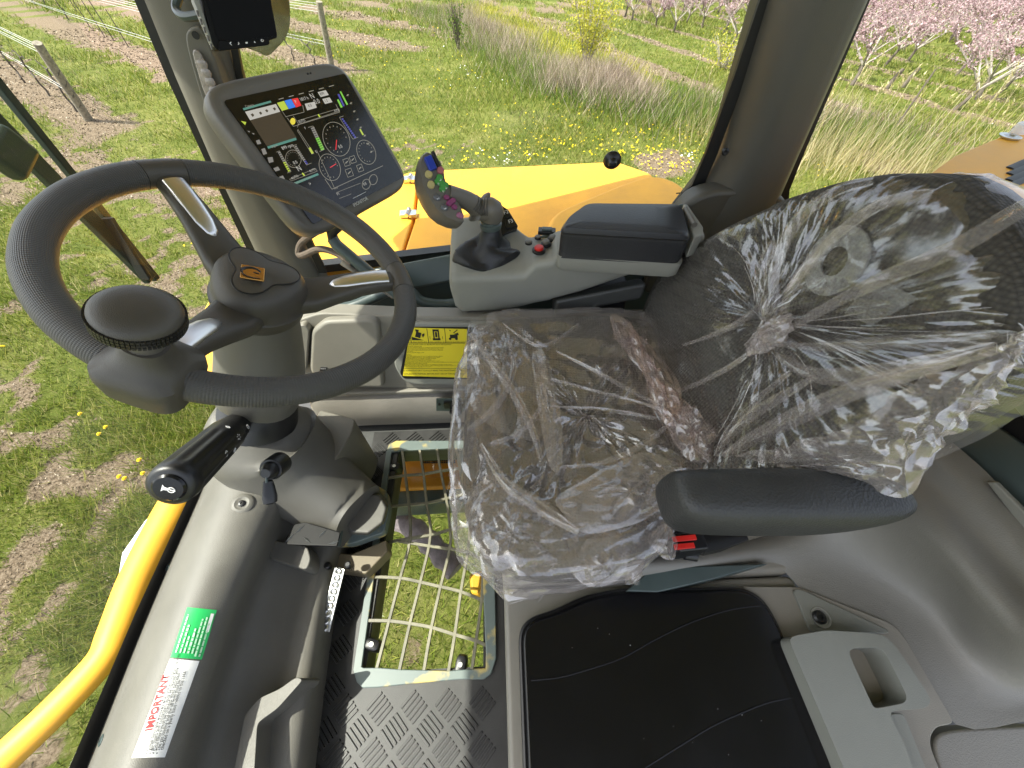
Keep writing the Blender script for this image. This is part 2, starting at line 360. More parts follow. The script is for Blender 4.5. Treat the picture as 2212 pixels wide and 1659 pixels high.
# dandelions: patches in the mown grass
cx, cy = [], []
for (px_, py_, sp, k) in [(1120,330,30,60),(1180,300,40,90),(1000,340,25,50),(1300,300,60,150),(1380,330,50,150),(1450,360,35,120),(1250,240,50,80),(1120,250,60,60),(1010,175,50,70),(880,130,60,60),(820,60,80,120),(770,95,40,50),(1440,310,60,120),(1500,300,30,60),(900,340,40,40),(1780,370,30,40),(700,300,150,40),(250,700,160,12)]:
    for i in range(int(k*.62)):
        p = at_ground(random.gauss(px_, sp*1.25), random.gauss(py_, sp*.55)); cx.append(p.x); cy.append(p.y)
cx, cy = np.array(cx), np.array(cy)
tag(discs(cx, cy, rng.uniform(.012,.024,len(cx)), .05, 'dandelion_flowers', M['dandelion']), 'yellow dandelions scattered through the grass', None, None, 'stuff')
px_ = []; 
for (a, b, sp, k) in [(1030,395,25,25),(1090,355,30,25),(1010,160,40,30),(1480,345,20,15),(900,50,80,30)]:
    for i in range(k): p = at_ground(random.gauss(a, sp), random.gauss(b, sp*.4)); px_.append((p.x, p.y))
px_ = np.array(px_); tag(discs(px_[:,0], px_[:,1], rng.uniform(.012,.022,len(px_)), .08, 'daisy_flowers', M['whitefl']), 'small white flowers in the grass beside the yellow panel', None, None, 'stuff')
# the few dandelions close to the wheel, each its own plant
for i, (a, b, what) in enumerate([(243,935,'dandelion in thin grass nearest the steering wheel clamp'),(230,950,'dandelion low beside the uppermost one near the wheel clamp'),(315,1005,'wide dandelion close to the black stalk switch'),(272,1040,'one of a pair of dandelions left of the stalk end'),(283,1044,'right one of a pair of dandelions left of the stalk end'),(322,1033,'dandelion half hidden by the stalk switch end'),(186,905,'flat yellow dandelion under the rim of the wheel')]):
    p = at_ground(a, b); z = float(gz(np.array(p.x), np.array(p.y)))
    t = thing('dandelion', (p.x, p.y, z), 'yellow '+what, 'flower', 'dandelions close to the cab')
    mb = MB(); mb.tube([(p.x,p.y,z), (p.x+.01,p.y,z+.05), (p.x+.012,p.y+.004,z+.085)], .003, 5); obj('stem', mb, M['weed'], t)
    mb = MB()
    for k in range(3):
        for j in range(12):
            an = 2*pi*j/12+k*.2; rr = .019-.004*k; c = Vector((p.x+.012, p.y+.004, z+.085+.004*k)); e = Vector((cos(an), sin(an), .15+.2*k)); s_ = Vector((-sin(an), cos(an), 0))*.006
            mb.add([c-s_*.4, c+s_*.4, c+e*rr+s_*.8, c+e*rr-s_*.8], [(0,1,2,3)])
    obj('flower_head', mb, M['dandelion'], t)

# ------------------------------------------------------------------ vineyard rows
RD = Vector((-.755, .656, 0)); 
def zg(p): return float(gz(np.array(p[0]), np.array(p[1])))
vine_lab = {0:'front row', 1:'middle row', 2:'back row'}
def end_post(px, py, h, lean, label, r=.082):
    p = at_ground(px, py); z = zg(p); t = thing('vineyard_post', (p.x, p.y, z), label, 'post', 'wooden end posts of the vine rows')
    top = Vector((p.x, p.y, z+h)) - RD*lean; mb = MB(); b0 = Vector((p.x, p.y, z-.1)); mb.tube([b0.lerp(top, k/8)+Vector((random.uniform(-.004,.004), random.uniform(-.004,.004), 0)) for k in range(9)], [r*1.05-.008*k/8 for k in range(9)], 12); obj('pole', mb, M['wood'], t)
    mb = MB()
    for k in range(4):                                  # the wire twisted round the post
        c = b0.lerp(top, .30+.13*k); mb.tube([c+Vector((-.06,-.05,.09)), c+Vector((.10,-.02,.02)), c+Vector((.03,-.07,-.06))], .006, 5)
    obj('anchor_wire', mb, M['vine'], t)
    return p, z, top
P1, z1, top1 = end_post(190, 257, 1.42, .62, 'weathered wooden end post with wire wrap, front vine row by the pillar')
P3, z3, top3 = end_post(717, 152, 1.45, .34, 'grey wooden end post rising behind the large monitor screen')
P2 = Vector((P1.x+.646*3.05+RD.x*2.2, P1.y+.763*3.05+RD.y*2.2, 0)); P2.z = zg(P2)
def wires(p, top, z, label, n=34):
    t = thing('trellis_wires', (p.x, p.y, z), label, 'wire', 'trellis wires of the vine rows')
    for hgt, off in ((1.38,0),(1.33,.02),(1.28,-.02),(1.22,.01),(.62,0),(.55,.01)):
        mb = MB(); a = Vector((p.x, p.y, z)).lerp(top, min(1, hgt/1.42)); 
        mb.tube([a] + [Vector((p.x, p.y, 0)) + RD*k*6 + Vector((off, off, 0)) + Vector((0,0, zg(Vector((p.x,p.y,0))+RD*k*6)+hgt-.12+.05*sin(k*2.3+hgt*9))) for k in range(1, 5)], .0055, 5)
        obj('wire', mb, M['wire'], t)
wires(P1, top1, z1, 'bright wires running off from the front wooden post')
wires(P3, top3, z3, 'bright wires running off from the post behind the monitor')
wires(P2, Vector((P2.x, P2.y, P2.z+1.4)), P2.z, 'faint wires of the vine row seen beside the pillar')
def vine(p, label, h=.75, seed=0):
    rd = random.Random(seed); z = zg(p); t = thing('grape_vine', (p.x, p.y, z), label, 'vine', 'bare vines on the trellis')
    pts = [Vector((p.x, p.y, z-.03))]
    for k in range(1, 7): pts.append(Vector((p.x, p.y, z)) - RD*(.05*k*rd.uniform(-.6,.7)) + Vector((rd.uniform(-.03,.03), rd.uniform(-.03,.03), h*k/6)))
    mb = MB(); mb.tube(pts, [.024,.021,.020,.019,.018,.019,.022], 7); obj('trunk', mb, M['vine'], t)
    mb = MB()
    for sgn in (-1, 1):
        q = [pts[-1]]
        for k in range(1, 5): q.append(pts[-1] + RD*sgn*.16*k + Vector((rd.uniform(-.03,.03), rd.uniform(-.03,.03), .06+.03*rd.uniform(-1,1))))
        mb.tube(q, [.014,.011,.009,.007,.005], 5)
        for k in (1, 2, 3): mb.tube([q[k], q[k]+Vector((rd.uniform(-.05,.05), rd.uniform(-.05,.05), rd.uniform(.08,.28)))], [.006,.003], 4)
    obj('cane', mb, M['vine'], t)
def at_row(base, px, py): return at_ground(px, py)
for i, (a, b, lab) in enumerate([(166,241,'bare vine nearest the front wooden post'),(108,209,'second bare vine from the front wooden post'),(55,180,'third bare vine from the front wooden post, at the frame edge'),(2,150,'bare vine of the front row cut by the frame edge')]):
    vine(at_ground(a, b), lab, .78, i)
for i, (a, b, lab) in enumerate([(635,133,'thin bare vine just right of the mirror'),(685,152,'thin bare vine between the mirror and the back post')]): vine(at_ground(a, b), lab, .55, 20+i)
for i, (a, b, h, lab) in enumerate([(247,90,1.05,'tall thin stake nearest the pillar in the middle row'),(277,101,.75,'short thin stake half behind the pillar edge'),(226,80,.8,'dark stake left of the tall thin stake'),(195,60,.7,'short stake in the middle row, far from the pillar'),(168,28,.75,'stake by the dark clump in the middle row')]):
    p = at_ground(a, b); z = zg(p); t = thing('vine_stake', (p.x, p.y, z), lab, 'stake', 'thin stakes in the middle vine row')
    mb = MB(); mb.tube([(p.x, p.y, z-.05), (p.x+.01, p.y, z+h*.5), (p.x-.01, p.y+.01, z+h*1.25)], [.017,.014,.012], 6); obj('rod', mb, M['vine'], t)
for i, (a, b, lab) in enumerate([(150,45,'bare vine in the middle row left of the stakes'),(105,18,'bare vine furthest up the middle row'),(78,12,'bare vine near the top edge of the middle row')]): vine(at_ground(a, b), lab, .8, 40+i)

# ------------------------------------------------------------------ weed bank, yellow shrub, reeds
line = [Vector((-2.6,27,0)), Vector((-.7,21.2,0)), Vector((1.55,14.5,0)), Vector((3.1,12.1,0)), Vector((4.8,10.9,0)), Vector((6.6,10.1,0)), Vector((9.0,8.9,0))]
lp = smooth_path(line, 24); lp = np.array([(p.x, p.y) for p in lp])
def bank(n, spread, shift):
    k = rng.random(n)**.85*(len(lp)-2); i = k.astype(int); f = (k-i)[:,None]; q = lp[i]*(1-f)+lp[i+1]*f
    return q[:,0]+rng.normal(0, spread, n)+shift*.8, q[:,1]+rng.normal(0, spread, n)+shift*.6
bx, by = bank(46000, .75, .15); m_ = fbm(bx*.8, by*.8, 3)+.25*rng.random(len(bx)) > .50; m_ &= (bx < 4.0) | (rng.random(len(bx)) < .3); bx, by = bx[m_], by[m_]
tag(blades(bx, by, rng.uniform(.12,.70,len(bx))*(.25+1.0*fbm(bx*.6+3,by*.6,2)), .0070, .65, 'dry_weeds', M['drystem']), 'bank of dry pinkish grey weed stems across the field', None, None, 'stuff')
bx, by = bank(22000, .75, -.35); tag(blades(bx, by, rng.uniform(.12,.42,len(bx)), .010, .6, 'weed_foliage', M['weed']), 'green weeds along the foot of the dry bank', None, None, 'stuff')
bx, by = bank(9000, 1.0, 1.9); k_ = bx < 4.5; bx, by = bx[k_], by[k_]; tag(blades(bx, by, rng.uniform(.12,.45,len(bx)), .010, .7, 'mustard_weeds', M['yleaf']), 'yellow green weeds growing behind the dry bank', None, None, 'stuff')
n = 4200; a = rng.random(n); rx = 4.6+a*8+rng.normal(0,.6,n); ry = 9.3-a*5.2+rng.normal(0,.55,n)-.35
tag(blades(rx, ry, rng.uniform(.2,.85,n), .0055, .32, 'dry_reeds', M['reed']), 'pale dry reeds standing behind the seat backrest', None, None, 'stuff')
mb = MB(); rd = random.Random(4)                       # feathery heads of the tallest reeds
for k in range(130):
    t_ = rd.random(); xx_ = 4.9+t_*7+rd.gauss(0,.5); yy_ = 8.9-t_*4.6+rd.gauss(0,.5); z = zg((xx_, yy_)); h_ = rd.uniform(1.05,1.6); a = rd.random()*6.28
    p0 = Vector((xx_, yy_, z)); p1 = p0+Vector((cos(a)*.12, sin(a)*.12, h_)); mb.tube([p0, p0.lerp(p1,.5)+Vector((0,0,.01)), p1], [.006,.005,.004], 4, False)
    for j in range(10):
        c = p0.lerp(p1, .86+.016*j); b_ = rd.random()*6.28; e = Vector((cos(b_)*.05, sin(b_)*.05, .05)); s_ = Vector((-sin(b_), cos(b_), 0))*.012; mb.add([c-s_, c+s_, c+e], [(0,1,2)])
tag(obj('reed_heads', mb, M['reed']), 'feathery heads of the tall reeds by the orchard edge', None, None, 'stuff')
def shrub(p, h, rad, n, mat, stem, label, leafs=.035, name='shrub', seed=1, group=None):
    rd = random.Random(seed); z = zg(p); t = thing(name, (p.x, p.y, z), label, 'shrub', group); o = Vector((p.x, p.y, z))
    mb = MB(); tips = []
    for k in range(26):
        a = rd.random()*6.28; e = rd.uniform(.25, 1)*rad; tip = o+Vector((cos(a)*e, sin(a)*e, h*rd.uniform(.6,1)))
        mid = o.lerp(tip, .5)+Vector((0,0,h*.06)); mb.tube([o+Vector((cos(a),sin(a),0))*.04, mid, tip], [.014,.009,.004], 5); tips.append((o, mid, tip))
    obj('stem', mb, stem, t)
    c = np.empty((n,3)); 
    for i in range(n):
        a_, b_, c_ = tips[i % len(tips)]; f = rd.uniform(.25, 1.06); q = (a_.lerp(b_, f*2) if f < .5 else b_.lerp(c_, f*2-1)); g = .10+.12*f
        c[i] = (q.x+rd.gauss(0,g), q.y+rd.gauss(0,g), max(z+.05, q.z+rd.gauss(0,g)))
    quads(c, leafs, 'foliage', mat, t)
    return t
def quads_mesh(name, c, s):
    n = len(c); u = rng.normal(size=(n,3)); u /= np.linalg.norm(u,axis=1)[:,None]; v = np.cross(u, rng.normal(size=(n,3))); v /= np.linalg.norm(v,axis=1)[:,None]
    sz = (s*rng.uniform(.6,1.3,n))[:,None]; V = np.stack([c-u*sz-v*sz*.6, c+u*sz-v*sz*.6, c+u*sz+v*sz*.6, c-u*sz+v*sz*.6], 1).reshape(-1,3)
    return np_mesh(name, V, np.arange(4*n).reshape(n,4))
def quads(c, s, name, mat, parent): return obj(name, quads_mesh(name, c, s), mat, parent)
shrub(at_ground(1265, 150), 1.9, .75, 3200, M['yleaf'], M['sunpale_bark'], 'airy yellow flowering shrub standing behind the dry weed bank', .022, 'flowering_shrub', 3)
shrub(at_ground(1555, 150), .8, .8, 900, M['yleaf'], M['sunpale_bark'], 'low yellow green shrub against the rear window pillar', .022, 'low_shrub', 5)
shrub(at_ground(990, 105), 1.25, .35, 260, M['weed'], M['vine'], 'thin dark sapling at the left end of the weed bank', .03, 'sapling', 6)
p = at_ground(1922, 292); z = zg(p); t = thing('dead_stick', (p.x, p.y, z), 'grey leaning dead stick standing among the reeds', 'stick'); mb = MB(); mb.tube([p, p+Vector((.03,.02,.62)), p+Vector((.04,.03,1.15))], [.02,.018,.015], 6); obj('rod', mb, M['bark'], t)

# ------------------------------------------------------------------ peach orchard
def make_tree(seed, bloom, spread=1.25, far=False):
    rd = random.Random(seed); tr = MB(); br = MB(); tips = []
    lean = Vector((rd.uniform(-.2,.5), rd.uniform(-.4,.1), 0)); fork = Vector((lean.x*.6, lean.y*.6, rd.uniform(.5,.75)))
    tr.tube([Vector((0,0,-.08)), fork*.5+Vector((rd.uniform(-.03,.03),0,0)), fork], [.085,.068,.06], 7)
    nl = rd.choice((3,4,4,5)); a0 = rd.random()*6.28
    for l in range(nl):
        a = a0+6.28*l/nl+rd.uniform(-.3,.3); d = Vector((cos(a), sin(a), rd.uniform(.55,.95))).normalized(); L = rd.uniform(.8,1.15)*spread
        p1 = fork+d*L*.5+Vector((0,0,.04)); p2 = fork+d*L+Vector((rd.uniform(-.1,.1), rd.uniform(-.1,.1), .16))
        br.tube([fork-Vector((0,0,.04)), p1, p2], [.045,.032,.02], 5)
        for k in range(5 if far else 7):
            s = p1.lerp(p2, rd.random()); b = a+rd.uniform(-1.2,1.2); e = Vector((cos(b), sin(b), rd.uniform(.1,1.1))).normalized(); l2 = rd.uniform(.35,.75)*spread
            q = s+e*l2; m = s.lerp(q,.5)+Vector((rd.uniform(-.05,.05), rd.uniform(-.05,.05), .03)); br.tube([s, m, q], [.014,.010,.005], 4, False); tips.append((s, m, q))
            if not far:
                for j in range(3):
                    s2 = m.lerp(q, rd.random()); q2 = s2+Vector((rd.uniform(-1,1), rd.uniform(-1,1), rd.uniform(0,1))).normalized()*rd.uniform(.15,.4); br.tube([s2, q2], [.006,.003], 3, False); tips.append((s2, s2.lerp(q2,.5), q2))
        tips.append((fork, p1, p2))
    c = np.empty((bloom,3))
    for i in range(bloom):
        a_, b_, c_ = tips[i % len(tips)]; f = rd.uniform(.15,1.05); q = a_.lerp(b_, f*2) if f < .5 else b_.lerp(c_, f*2-1)
        g = .045; c[i] = (q.x+rd.gauss(0,g), q.y+rd.gauss(0,g), q.z+rd.gauss(0,g))
    tm = mesh_of('trunk', tr); tm.materials.append(M['bark']); bm_ = mesh_of('branches', br); bm_.materials.append(M['sunpale_bark'])
    cm = quads_mesh('blossom', c, .030 if not far else .036); cm.materials.append(M['blossom'])
    return tm, bm_, cm
near_v = [make_tree(100+i, 950) for i in range(4)]; far_v = [make_tree(200+i, 1300, 1.5, True) for i in range(4)]
def place_tree(p, var, rot, sc, label, group):
    t = thing('peach_tree', (p[0], p[1], zg(p)), label, 'tree', group); t.rotation_euler.z = rot; t.scale = (sc, sc, sc)
    for nm, me_ in zip(('trunk','branches','blossom'), var):
        o = bpy.data.objects.new(nm, me_); COL.objects.link(o); o.parent = t
    return t
hand = [(1855,152,0,.2,'pale limbed peach tree against the right edge of the rear pillar'),(1908,145,1,.5,'leaning peach tree with a dark trunk, second from the rear pillar'),(1962,130,2,.9,'thin leaning peach tree, third from the rear pillar'),
        (2062,235,3,.1,'near peach tree with long white limbs leaning right, behind the reeds'),(2110,215,1,2.2,'upright dark peach trunk right of the white limbed tree'),(2145,212,0,1.2,'near peach tree with a dark limb forking low, by the frame edge'),
        (1455,70,2,.6,'bare peach tree leaning right above the weed bank, left of the pillar'),(1575,105,3,.8,'pale bare peach tree just left of the rear pillar'),(1400,25,1,2.4,'dark peach trunk at the top beside the yellow shrub')]
taken = []
for a, b, v, rot, lab in hand:
    p = at_ground(a, b); place_tree((p.x, p.y), near_v[v], rot, .66, lab, None); taken.append((p.x, p.y))
for a, b, lab in [(1948,190,'short dark sawn stump in the orchard grass'),(1913,193,'pale sawn stump left of the dark stump')]:
    p = at_ground(a, b); z = zg(p); t = thing('tree_stump', (p.x, p.y, z), lab, 'stump'); mb = MB(); mb.tube([p-Vector((0,0,.05)), p+Vector((.05,0,.25)), p+Vector((.13,-.02,.48))], [.055,.05,.05], 8); obj('trunk', mb, M['bark'], t)
cand = []
for k in range(0, 52):
    for j in range(-42, 70):
        wv = 12.0+2.3*k; s_ = 1.5*j + (k % 2)*.75; x_ = wv*.954-s_*.3+random.gauss(0,.25); y_ = wv*.3+s_*.954+random.gauss(0,.25)
        if y_ < 3: continue
        v = Vector((x_, y_, float(gz0(np.array(x_), np.array(y_)))+.8)) - EYE; d = v.length; w_ = v.dot(CF)
        if w_ <= 0 or d > 95: continue
        px_i = 1106+FPX*v.dot(CR)/w_; py_i = 829-FPX*v.dot(CU)/w_
        if not (-120 < py_i < 215 and (1330 < px_i < 1680 or 1760 < px_i < 2300)): continue
        if min([1e9]+[(x_-q[0])**2+(y_-q[1])**2 for q in taken]) < 2.2: continue
        if px_i < 1680 and d < 24: continue
        if d < 15.5 or (px_i < 1990 and py_i > 118): continue
        cand.append((d, x_, y_))
cand.sort(); print('orchard trees', len(cand))
for i, (d, x_, y_) in enumerate(cand[:280]):
    place_tree((x_, y_), far_v[i % 4] if d > 17 else near_v[i % 4], random.random()*6.28, random.uniform(.56,.72), 'peach tree in pink blossom in the massed orchard rows', 'peach trees massed in blossom')
if len(cand) > 280:                                     # the farthest crowns, read as one pink mass
    pts = []
    for d, x_, y_ in cand[280:]:
        z_ = float(gz0(np.array(x_), np.array(y_))); q = rng.normal(0, 1, (170,3)); q /= np.linalg.norm(q, axis=1)[:,None]; q *= (rng.random(170)**.4)[:,None]*np.array([.95,.95,.45]); pts.append(q+np.array([x_, y_, z_+.95]))
    tag(quads(np.concatenate(pts), .05, 'far_blossom', M['blossom'], None), 'far orchard crowns reading as one pink mass', None, None, 'stuff')
# grey barn roof at the far corner
p = at_ground(2245, 22); c = Vector((p.x, p.y, zg(p))); t = thing('barn', c, 'grey roofed barn beyond the orchard at the far corner', 'barn')
dx = Vector((.72,-.69,0)); dy = Vector((.69,.72,0)); mb = MB(); mb.obox(c+Vector((0,0,1.3)), dx, dy, (0,0,1), 11, 7, 2.8); obj('wall', mb, M['trim'], t)
mb = MB(); a = [c+dx*s1*5.8+dy*s2*4+Vector((0,0,2.6+.0*s2)) for s1, s2 in ((-1,-1),(1,-1),(1,1),(-1,1))]; r1 = c-dx*5.8+Vector((0,0,4.4)); r2 = c+dx*5.8+Vector((0,0,4.4)); mb.add(a+[r1,r2], [(0,1,5,4),(2,3,4,5),(1,2,5),(3,0,4),(0,3,2,1)])
obj('roof', mb, plastic('barn_roof', (.33,.36,.37), .6, 0, 1, .15, 1.5), t, smooth=False)
# ------------------------------------------------------------------ machine body outside the cab
zb = .20
def up(pts, z): return [Pz(x, y, z) for x, y in pts]
t = thing('side_cover', (0.3, 1.6, 0), 'large flat yellow engine cover outside the side window', 'engine cover')
mb = MB(); mb.prism(rpoly(up([(908,368),(1331,348),(1402,372),(1470,430),(1500,620),(905,640),(872,545),(897,470)], zb), .03), (0,0,-.5)); obj('panel', mb, M['yellow'], t, bevel=.012)
mb = MB(); mb.prism(rpoly(up([(700,452),(880,372),(903,369),(892,470),(868,545),(900,645),(690,680),(600,600)], zb), .03), (0,0,-.5)); obj('panel', mb, M['yellow'], t, bevel=.012)
mb = MB(); h1 = up([(1322,402),(1388,378),(1432,378),(1480,398),(1530,470),(1540,600),(1180,600),(1180,462)], zb+.055); mb.prism(rpoly(h1, .12, 6), (0,0,-.5)); obj('rear_hump', mb, M['yellow'], t, bevel=.03, seg=4)
for (a, b) in ((882,462),(886,387)):
    c = Pz(a, b, zb+.012); h = MB()
    for sx in (-1, 1): h.obox(c+Vector((sx*.020,0,0)), (1,.1,0), (-.1,1,0), (0,0,1), .034, .045, .016)
    h.lathe([(.009,-.03),(.010,-.028),(.010,.028),(.009,.03)], c+Vector((0,0,.008)), (.1,1,0), 12); obj('hinge', h, M['chrome'], t, bevel=.004)
for x0, y0 in ((1378,398),(1240,470)):
    pass
t = thing('front_fender', (-.8, .9, -.3), 'yellow front fender seen through the windscreen under the wheel', 'fender')
mb = MB(); mb.prism(rpoly(up([(545,520),(640,470),(700,600),(690,900),(480,900),(425,800),(408,735),(425,690),(470,610)], -.05), .05), (0,0,-.4)); obj('panel', mb, M['yellow'], t, bevel=.03, seg=3)
# frame rail just outside the side window
t = thing('outer_rail', (-.3, 1.06, .3), 'yellow rail with a round grey bolt outside the side window sill', 'rail')
mb = MB(); mb.prism([Py(640,590,1.09), Py(990,566,1.09), Py(1000,640,1.09), Py(640,690,1.09)], (0,.03,0)); obj('rail', mb, M['yellow'], t, bevel=.004)
mb = MB(); mb.prism([Py(640,580,1.085), Py(990,540,1.085), Py(990,556,1.085), Py(640,596,1.085)], (0,.035,0)); obj('seal', mb, M['frit'], t)
c = Py(922,572,1.085); mb = MB(); mb.lathe([(.0,-.016),(.009,-.014),(.0135,-.008),(.015,0),(.015,.012)], c, (0,1,0), 20); obj('bolt', mb, M['console'], t)
# rear engine cover outside the rear window
zr = .735
t = thing('rear_cover', (1.3, .8, .6), 'orange yellow slotted engine cover outside the rear window', 'engine cover')
mb = MB(); mb.prism(rpoly(up([(1900,470),(1985,392),(2062,335),(2192,281),(2260,268),(2420,330),(2500,640),(2050,640)], zr), .02), (0,0,-.35)); obj('panel', mb, M['yellow'], t, bevel=.015)
for i, (a, b) in enumerate([(2196,357),(2196,370),(2194,383),(2204,392)]):
    mb = MB(); p = Pz(a-14, b+6, zr+.0015); q = Pz(a+34, b-15, zr+.0015); mb.tube([p, q], .0075, 8, True, (1,.25)); obj('vent_slot', mb, M['frit'], t)
c = Pz(2180, 297, zr+.001); mb = MB(); mb.lathe([(.020,0),(.022,.004),(.013,.004),(.010,.001)], c, (0,0,1), 20); obj('eyelet', mb, M['zinc'], t)
c = Pz(2206, 277, zr+.01); mb = MB(); mb.lathe([(.014,-.02),(.014,.008),(.010,.012)], c, (0,0,1), 16); obj('cap', mb, M['whiteink'], t)
# yellow grab rail and white marker outside the windscreen corner
t = thing('yellow_rail', (-.8, .1, 0), 'curved yellow grab rail outside the lower left window edge', 'rail')
pth = smooth_path([Pz(x, y, -.02) for x, y in [(440,990),(368,1110),(300,1240),(252,1360),(220,1425),(118,1535),(5,1642),(-90,1740)]], 6)
mb = MB(); k = len(pth); mb.tube(pth, [.052-.016*min(1, i/(k*.55)) for i in range(k)], 16, True, (1,.8)); obj('tube', mb, M['yellow'], t)
mb = MB(); mb.tube([Pz(x, y, -.05) for x, y in [(392,1068),(335,1130),(290,1195),(272,1240)]], [.02,.034,.034,.018], 8, True, (1,.4)); obj('marker_strip', mb, M['white'], t)
# wiper
t = thing('wiper', (-.75, .6, .4), 'twin armed dark green windscreen wiper crossing the front glass', 'wiper')
def flatbar(p, q, wdt, th, nrm): 
    p, q = Vector(p), Vector(q); d = (q-p).normalized(); n = Vector(nrm); s_ = d.cross(n).normalized(); m = MB(); m.obox((p+q)/2, d, s_, n, (q-p).length, wdt, th); return m
XW = -.83
M['wiper'] = plastic('wiper_paint', (.012,.024,.020), .4)
obj('wiper_arm', flatbar(Px(-30,150,XW), Px(338,604,XW), .016, .012, (1,0,0)), M['wiper'], t, bevel=.002)
obj('wiper_arm', flatbar(Px(-40,235,XW), Px(325,604,XW), .032, .014, (1,0,0)), M['wiper'], t, bevel=.003)
mb = flatbar(Px(-30,295,XW+.02), Px(62,362,XW+.02), .07, .03, (1,0,0)); obj('wiper_bracket', mb, M['wiper'], t, bevel=.01)
obj('wiper_blade', flatbar(Px(232,470,XW+.015), Px(318,604,XW+.015), .010, .02, (1,0,0)), M['black'], t, bevel=.002)
# outside mirror and its arm
t = thing('outside_mirror', (-.55, 1.3, .95), 'rounded rear view mirror hanging behind the black camera screen', 'mirror')
o = Py(560, 60, 1.22); nrm = Vector((.45,-.85,-.25)).normalized()
def poly_on(pts, o, n): return [Pp(x, y, o, n) for x, y in pts]
mp = rpoly(poly_on([(470,-60),(618,-60),(629,20),(628,62),(612,92),(578,126),(560,116),(490,90)], o, nrm), .02)
mb = MB(); mb.prism(mp, -nrm*.045); obj('housing', mb, M['trimdark'], t, bevel=.008)
cen = sum(mp, Vector())/len(mp); mb = MB(); mb.prism([cen+(p-cen)*.95+nrm*.0015 for p in mp], nrm*.001); 
M['mirror'] = plastic('mirror_silver', (.75,.80,.62), .08, 0, 1, .02, 3, metal=1); obj('mirror_glass', mb, M['mirror'], t)

# ------------------------------------------------------------------ cab shell
# roof, only felt by the shade it throws; its edges are shaped for the shade on cover and floor
rz = 1.72
mb = MB(); mb.prism([(-1.12,-.42,rz),(-1.12,.9,rz)]+[tuple(Vector((p.x,p.y,rz))-Vector((SUN.x,SUN.y,0))*((rz-.2)/-SUN.z)) for p in [Pz(x, y, .2) for x, y in [(836,516),(890,472),(977,466),(1098,449),(1384,378)]]]+[(1.3,1.95,rz),(1.3,-.42,rz)], (0,0,.12)); roof = tag(obj('cab_roof', mb, plastic('roof_lining', (.42,.41,.37), .85), None, bevel=.03), None, None, None, 'structure')
# floor with the opening of the floor window
def quadbox(mb, x0, x1, y0, y1, z0, z1): mb.box((x0,y0,z0), (x1,y1,z1))
hx0, hx1, hy0, hy1 = -.335, -.065, .035, .600
mb = MB()
for a in ((-.72,hx0,-1.0,1.0),(hx1,1.15,-1.0,1.0),(hx0,hx1,-1.0,hy0),(hx0,hx1,hy1,1.0)): quadbox(mb, *a, -.07, 0)
struct('cab_floor', mb, M['trimdark'])
# rubber mat: four strips round the window
mb = MB(); L0 = -.425
for a in ((L0,hx0-.002,-.50,.672),(hx1+.002,-.012,-.50,.672),(hx0-.002,hx1+.002,-.50,hy0-.002),(hx0-.002,hx1+.002,hy1+.002,.672)): quadbox(mb, *a, .001, .006)
mat_t = tag(obj('floor_mat', mb, M['rubber']), 'black rubber floor mat with raised tread bars', 'mat')
for s_ in (0, 1):
    lm = MB()
    for k in range(5):
        off = (k-2)*.0094; a = pi/4 if s_ == 0 else -pi/4; d = Vector((cos(a), sin(a), 0)); e = Vector((-sin(a), cos(a), 0)); L = .0215*(1-.02*abs(k-2)); w1, w2 = .0026, .0015
        c = e*off; b_ = [c-d*L-e*w1, c+d*L-e*w1, c+d*L+e*w1, c-d*L+e*w1]; L *= .93; tp = [c-d*L-e*w2, c+d*L-e*w2, c+d*L+e*w2, c-d*L+e*w2]
        lm.hexa([p for p in b_]+[p+Vector((0,0,.0035)) for p in tp])
    me_ = mesh_of('tread_lug', lm, 30); me_.materials.append(M['rubber'])
    if s_ == 0: lugA = me_
    else: lugB = me_
pitch = .0372; cnt = 0
for i in range(0, 12):
    for j in range(0, 27):
        if (i+j) % 2: continue
        x_ = L0+.024+i*pitch; y_ = -.29+j*pitch
        if x_ > -.032 or y_ > .662: continue
        if hx0-.032 < x_ < hx1+.036 and hy0-.034 < y_ < hy1+.034: continue
        o_ = bpy.data.objects.new('tread_lug', lugA if i % 2 else lugB); COL.objects.link(o_); o_.parent = mat_t; o_.location = (x_, y_, .0058); o_.rotation_euler.z = random.uniform(-.03,.03); cnt += 1
print('lugs', cnt)
# ---- floor window
t = thing('floor_window', (-.2, .3, 0), 'grey green metal grille with kinked bars over the floor window', 'floor grille')
def gp(zx, zy, z=.016): return Pz((600+zx/1.975)/1.15733, (1080+zy/1.975)/1.15733, z)
def wornpaint():
    m = plastic('worn_grille_paint', (.125,.158,.148), .4, 0, 1, .1, 8); nd = m.node_tree.nodes; lk = m.node_tree.links; b = nd['Principled BSDF']
    src = b.inputs['Base Color'].links[0].from_socket; tc = N(nd,'ShaderNodeTexCoord'); n = N(nd,'ShaderNodeTexNoise'); n.inputs['Scale'].default_value = 13; n.inputs['Detail'].default_value = 6; lk.new(tc.outputs['Object'], n.inputs['Vector'])
    mr = N(nd,'ShaderNodeMapRange'); mr.inputs['From Min'].default_value = .55; mr.inputs['From Max'].default_value = .62; lk.new(n.outputs[0], mr.inputs['Value'])
    mx = N(nd,'ShaderNodeMix', data_type='RGBA'); mx.inputs[7].default_value = (.44,.35,.12,1); lk.new(mr.outputs[0], mx.inputs[0]); lk.new(src, mx.inputs[6]); lk.new(mx.outputs[2], b.inputs['Base Color']); return m
M['grille'] = wornpaint()
M['bars'] = plastic('worn_bars', (.165,.155,.105), .45, 0, 1, .45, 22)
